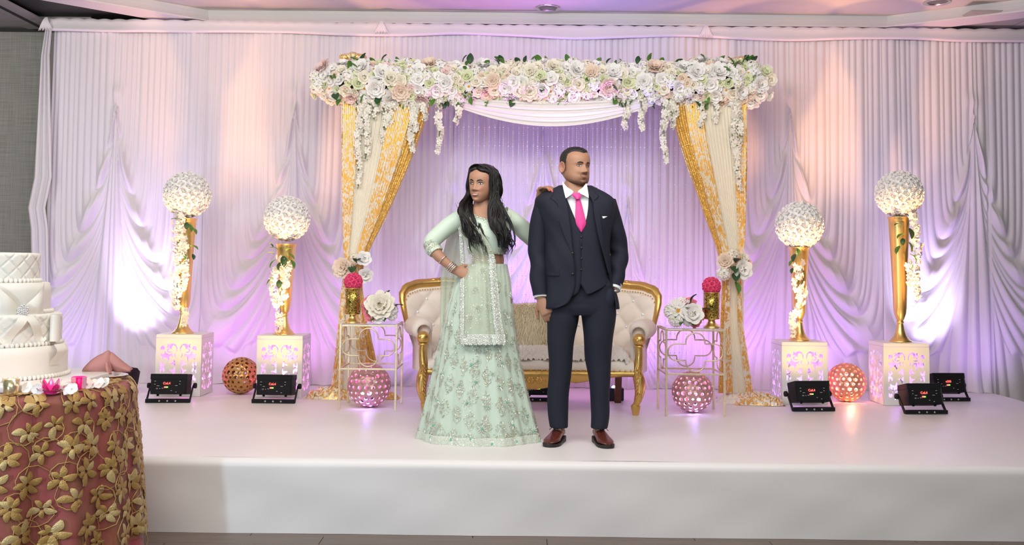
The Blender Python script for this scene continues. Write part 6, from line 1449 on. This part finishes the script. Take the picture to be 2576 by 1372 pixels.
sk = solid(obj('lehenga_skirt', grid(np.array([[skirt_pt(p, y) for y in ysk] for p in phs]), True), MMINT, wo, True, True), .003)
# embroidered flowers and beads on the skirt
def skn(ph): return (-math.sin(ph), -math.cos(ph), .15)
g_n = 0
def emb_flower(ph, y, R, seed, pt=skirt_pt, dens=1):
    rr_ = random.Random(seed); g = G(); c = pt(ph, y, .004)
    e1 = pt(ph+.02, y, .004)-pt(ph-.02, y, .004); e1 /= np.linalg.norm(e1); e2 = pt(ph, y-3, .004)-pt(ph, y+3, .004); e2 /= np.linalg.norm(e2); n = np.cross(e1, e2); n = n if n[1] < 0 else -n
    nb = rr_.choice([9, 10, 12])
    for q in range(nb):
        a = 2*PI*q/nb+rr_.uniform(-.15, .15); d = e1*math.cos(a)+e2*math.sin(a); L = R*rr_.uniform(.65, 1.15); s = np.cross(n, d)
        for k in range(3):
            p = c+d*L*(.38+.27*k)+n*.002; w_ = R*.085; h_ = R*.13
            g.add(([p-d*h_, p+s*w_, p+d*h_, p-s*w_, p+n*.0025], [(0, 1, 4), (1, 2, 4), (2, 3, 4), (3, 0, 4)]), rr_.choice([0, 1]))
    g.add(ball(R*.25, 4, 7, c+n*.001, (1, .4, 1)), 2)
    return obj('embroidered_flower', g, [MSIL, MSPK, MJADE], wo, False, True)
MLACEH = mat('silver_lace_hem', (.66, .72, .60), .5, .1, .3, 140, .6, 160)
MJADE = mat('jade_thread', (.20, .48, .32), .6)
for i, (px, py, R) in enumerate([(1190, 910, .042), (1200, 950, .036), (1262, 905, .03), (1120, 935, .032), (1180, 1000, .034), (1100, 1060, .04), (1215, 1060, .04), (1140, 1090, .045), (1190, 1085, .038), (1290, 1055, .036), (1335, 1075, .04), (1275, 1000, .032), (1295, 960, .03), (1150, 870, .028), (1255, 960, .028), (1090, 1090, .038), (1240, 1098, .042), (1300, 1095, .035), (1160, 960, .026), (1230, 1010, .028), (1110, 1000, .03), (1320, 1035, .03), (1275, 800, .026), (1282, 860, .028), (1130, 820, .024), (1145, 780, .022), (1280, 740, .02), (1070, 1085, .03), (1345, 1100, .03), (1205, 900, .024), (1130, 890, .024), (1240, 930, .024)]):
    A_, B_ = float(interp(np.array(float(py)), sy, [q[1] for q in SR])), float(interp(np.array(float(py)), sy, [q[2] for q in SR])); s_ = max(-.97, min(.97, ((A_+B_)/2-px)/((B_-A_)/2))); emb_flower(math.asin(s_), py, R, i)
L_ = []
for i in range(17000):
    ph = r.uniform(-1.65, 1.65); t = r.random()**.7; y = 690+410*t
    k = math.sin(ph*14+y*.045)*math.sin(y*.06-ph*9)+.6*(y > 1075)-.35*(y < 780)
    if k > .05: q = skirt_pt(ph, y, .005); L_.append((q, skn(ph)))
sequins('skirt_sequins', wo, L_, .0034, MSIL, 3, 1.5)
L_ = []
for i in range(900): ph = r.uniform(-1.7, 1.7); q = skirt_pt(ph, r.uniform(1085, 1104), .006); L_.append((q, skn(ph)))
sequins('hem_sequins', wo, L_, .0032, MSPK, 4, 1.2)
P = [[skirt_pt(p, y, .006) for y in np.linspace(1083, 1105, 6)] for p in phs]
solid(obj('lace_hem', grid(np.array(P), True), MLACEH, wo, True, True), .002)
# ---- dupatta: sheer net scarf over the right shoulder
MSHEER = mat('sheer_mint_net', (.62, .68, .54), .6, 0, .08, 30, alpha=.55); MLACEW = mat('silver_lace_trim', (.62, .68, .58), .45, .15, .25, 120, .5, 200)
def dfront(px, py, off):
    z = wz(py); x = at(px, py, YW-.12)[0]; yt = float(TW.front(x, max(z, wz(756)), 0)) if py < 690 else 9
    A_, B_ = float(interp(np.array(float(max(py, 662))), sy, [q[1] for q in SR])), float(interp(np.array(float(max(py, 662))), sy, [q[2] for q in SR])); d = float(np.interp(py, sy, [q[3] for q in SR])); q_ = min(.98, abs(px-(A_+B_)/2)/((B_-A_)/2)); ys_ = YS-d*1.06*(1-q_**2)**.5 if py > 655 else 9
    return min(yt, ys_)-off
DR = [(528, 1150, 1176), (560, 1152, 1192), (600, 1156, 1222), (640, 1158, 1242), (700, 1158, 1250), (760, 1158, 1256), (820, 1157, 1264), (848, 1156, 1270), (866, 1158, 1272)]
dy_ = [q[0] for q in DR]
def dup(u, py, off):
    a = float(interp(np.array(float(py)), dy_, [q[1] for q in DR])); b_ = float(interp(np.array(float(py)), dy_, [q[2] for q in DR])); px = a+(b_-a)*u
    sm_ = np.mean([dfront(px, q, 0) for q in (py-14, py, py+14)]); return at(px, py, sm_-off-.010*abs(math.sin(u*13+py*.004))-.004*math.sin(u*31))
du = obj('dupatta', grid(np.array([[dup(u, y, .020) for u in np.linspace(0, 1, 44)] for y in np.linspace(528, 866, 90)])), MSHEER, wo, True, True)
for nm, u0, u1, y0, y1 in (('dupatta_border', -.01, .10, 530, 866), ('dupatta_border', .80, 1.01, 640, 866), ('dupatta_border', 0, 1.01, 842, 868)):
    P = []
    for y in np.linspace(y0, y1, 70 if y1-y0 > 60 else 10): P.append([dup(u+.008*math.sin(y*.5)*(1 if k in (0, 7) else 0), y+1.5*math.sin(u*60)*(y > 862), .027) for k, u in enumerate(np.linspace(u0, u1, 8 if u1-u0 < .5 else 60))])
    solid(obj(nm, grid(np.array(P)), MLACEW, du, True), .002).location = -wo.location
L_ = []
for i in range(2600):
    k = r.random(); 
    if k < .28: u, y = r.uniform(0, .10), r.uniform(535, 866)
    elif k < .60: u, y = r.uniform(.80, 1), r.uniform(645, 866)
    elif k < .9: u, y = r.random(), r.uniform(842, 868)
    else: u, y = r.random(), r.uniform(600, 840)
    L_.append((dup(u, y, .031), (0, -1, .1)))
sequins('dupatta_sequins', wo, L_, .0024, MSPK, 5, 1.2)
def dpt(ph, y, off): return dup(ph, y, .026+off)
for i, (u, y) in enumerate([(.42, 648), (.40, 728), (.25, 800), (.35, 860), (.70, 770), (.12, 845), (.62, 680), (.45, 775)]):
    c = dup(u, y, .03); g = G()
    for q in range(9):
        a = 2*PI*q/9; d = np.array([math.cos(a), 0, math.sin(a)]); s = np.array([-math.sin(a), 0, math.cos(a)])
        for k in range(2): p = c+d*(.010+.010*k); g.add(([p-d*.005, p+s*.0028, p+d*.005, p-s*.0028, p+np.array([0, -.003, 0])], [(0, 1, 4), (1, 2, 4), (2, 3, 4), (3, 0, 4)]), k)
    obj('embroidered_flower', g, [MSIL, MSPK], wo, False, True)
# tail hanging behind the bent arm
P = []
for y in np.linspace(546, 1088, 76):
    t = (y-600)/498; a = float(np.interp(y, [546, 600, 640, 700, 860, 1000, 1098], [1152, 1124, 1114, 1109, 1106, 1086, 1068])); b_ = float(np.interp(y, [546, 600, 700, 860, 1098], [1172, 1168, 1160, 1150, 1120])); P.append([at(a+(b_-a)*u, y, 6.30-.17*t*0-.012*abs(math.sin(u*9+t))) for u in np.linspace(0, 1, 26)])
solid(obj('dupatta_tail', grid(np.array(P)), MSHEER, wo, True, True), .001)
# bangles
MSLV = mat('silver_bangle', (.8, .78, .76), .15, .9, .1)
for px, py, yy, rr_ in ((1114, 653, .075, .036), (1131, 668, .09, .034), (1134, 671, .09, .034), (1138, 674, .092, .034), (1141, 677, .094, .034)):
    c = at(px, py, YW-yy); ax = np.array(aL[-1])-np.array(aL[-3]); ax /= np.linalg.norm(ax); u_ = np.cross(ax, [0, 1, 0]); u_ /= np.linalg.norm(u_); v_ = np.cross(ax, u_)
    obj('bangle', tube(np.array([c+rr_*(u_*math.cos(q)+v_*math.sin(q)) for q in np.linspace(0, 2*PI, 25)[:-1]]), .003, 6, True), MSLV, wo, True, True)
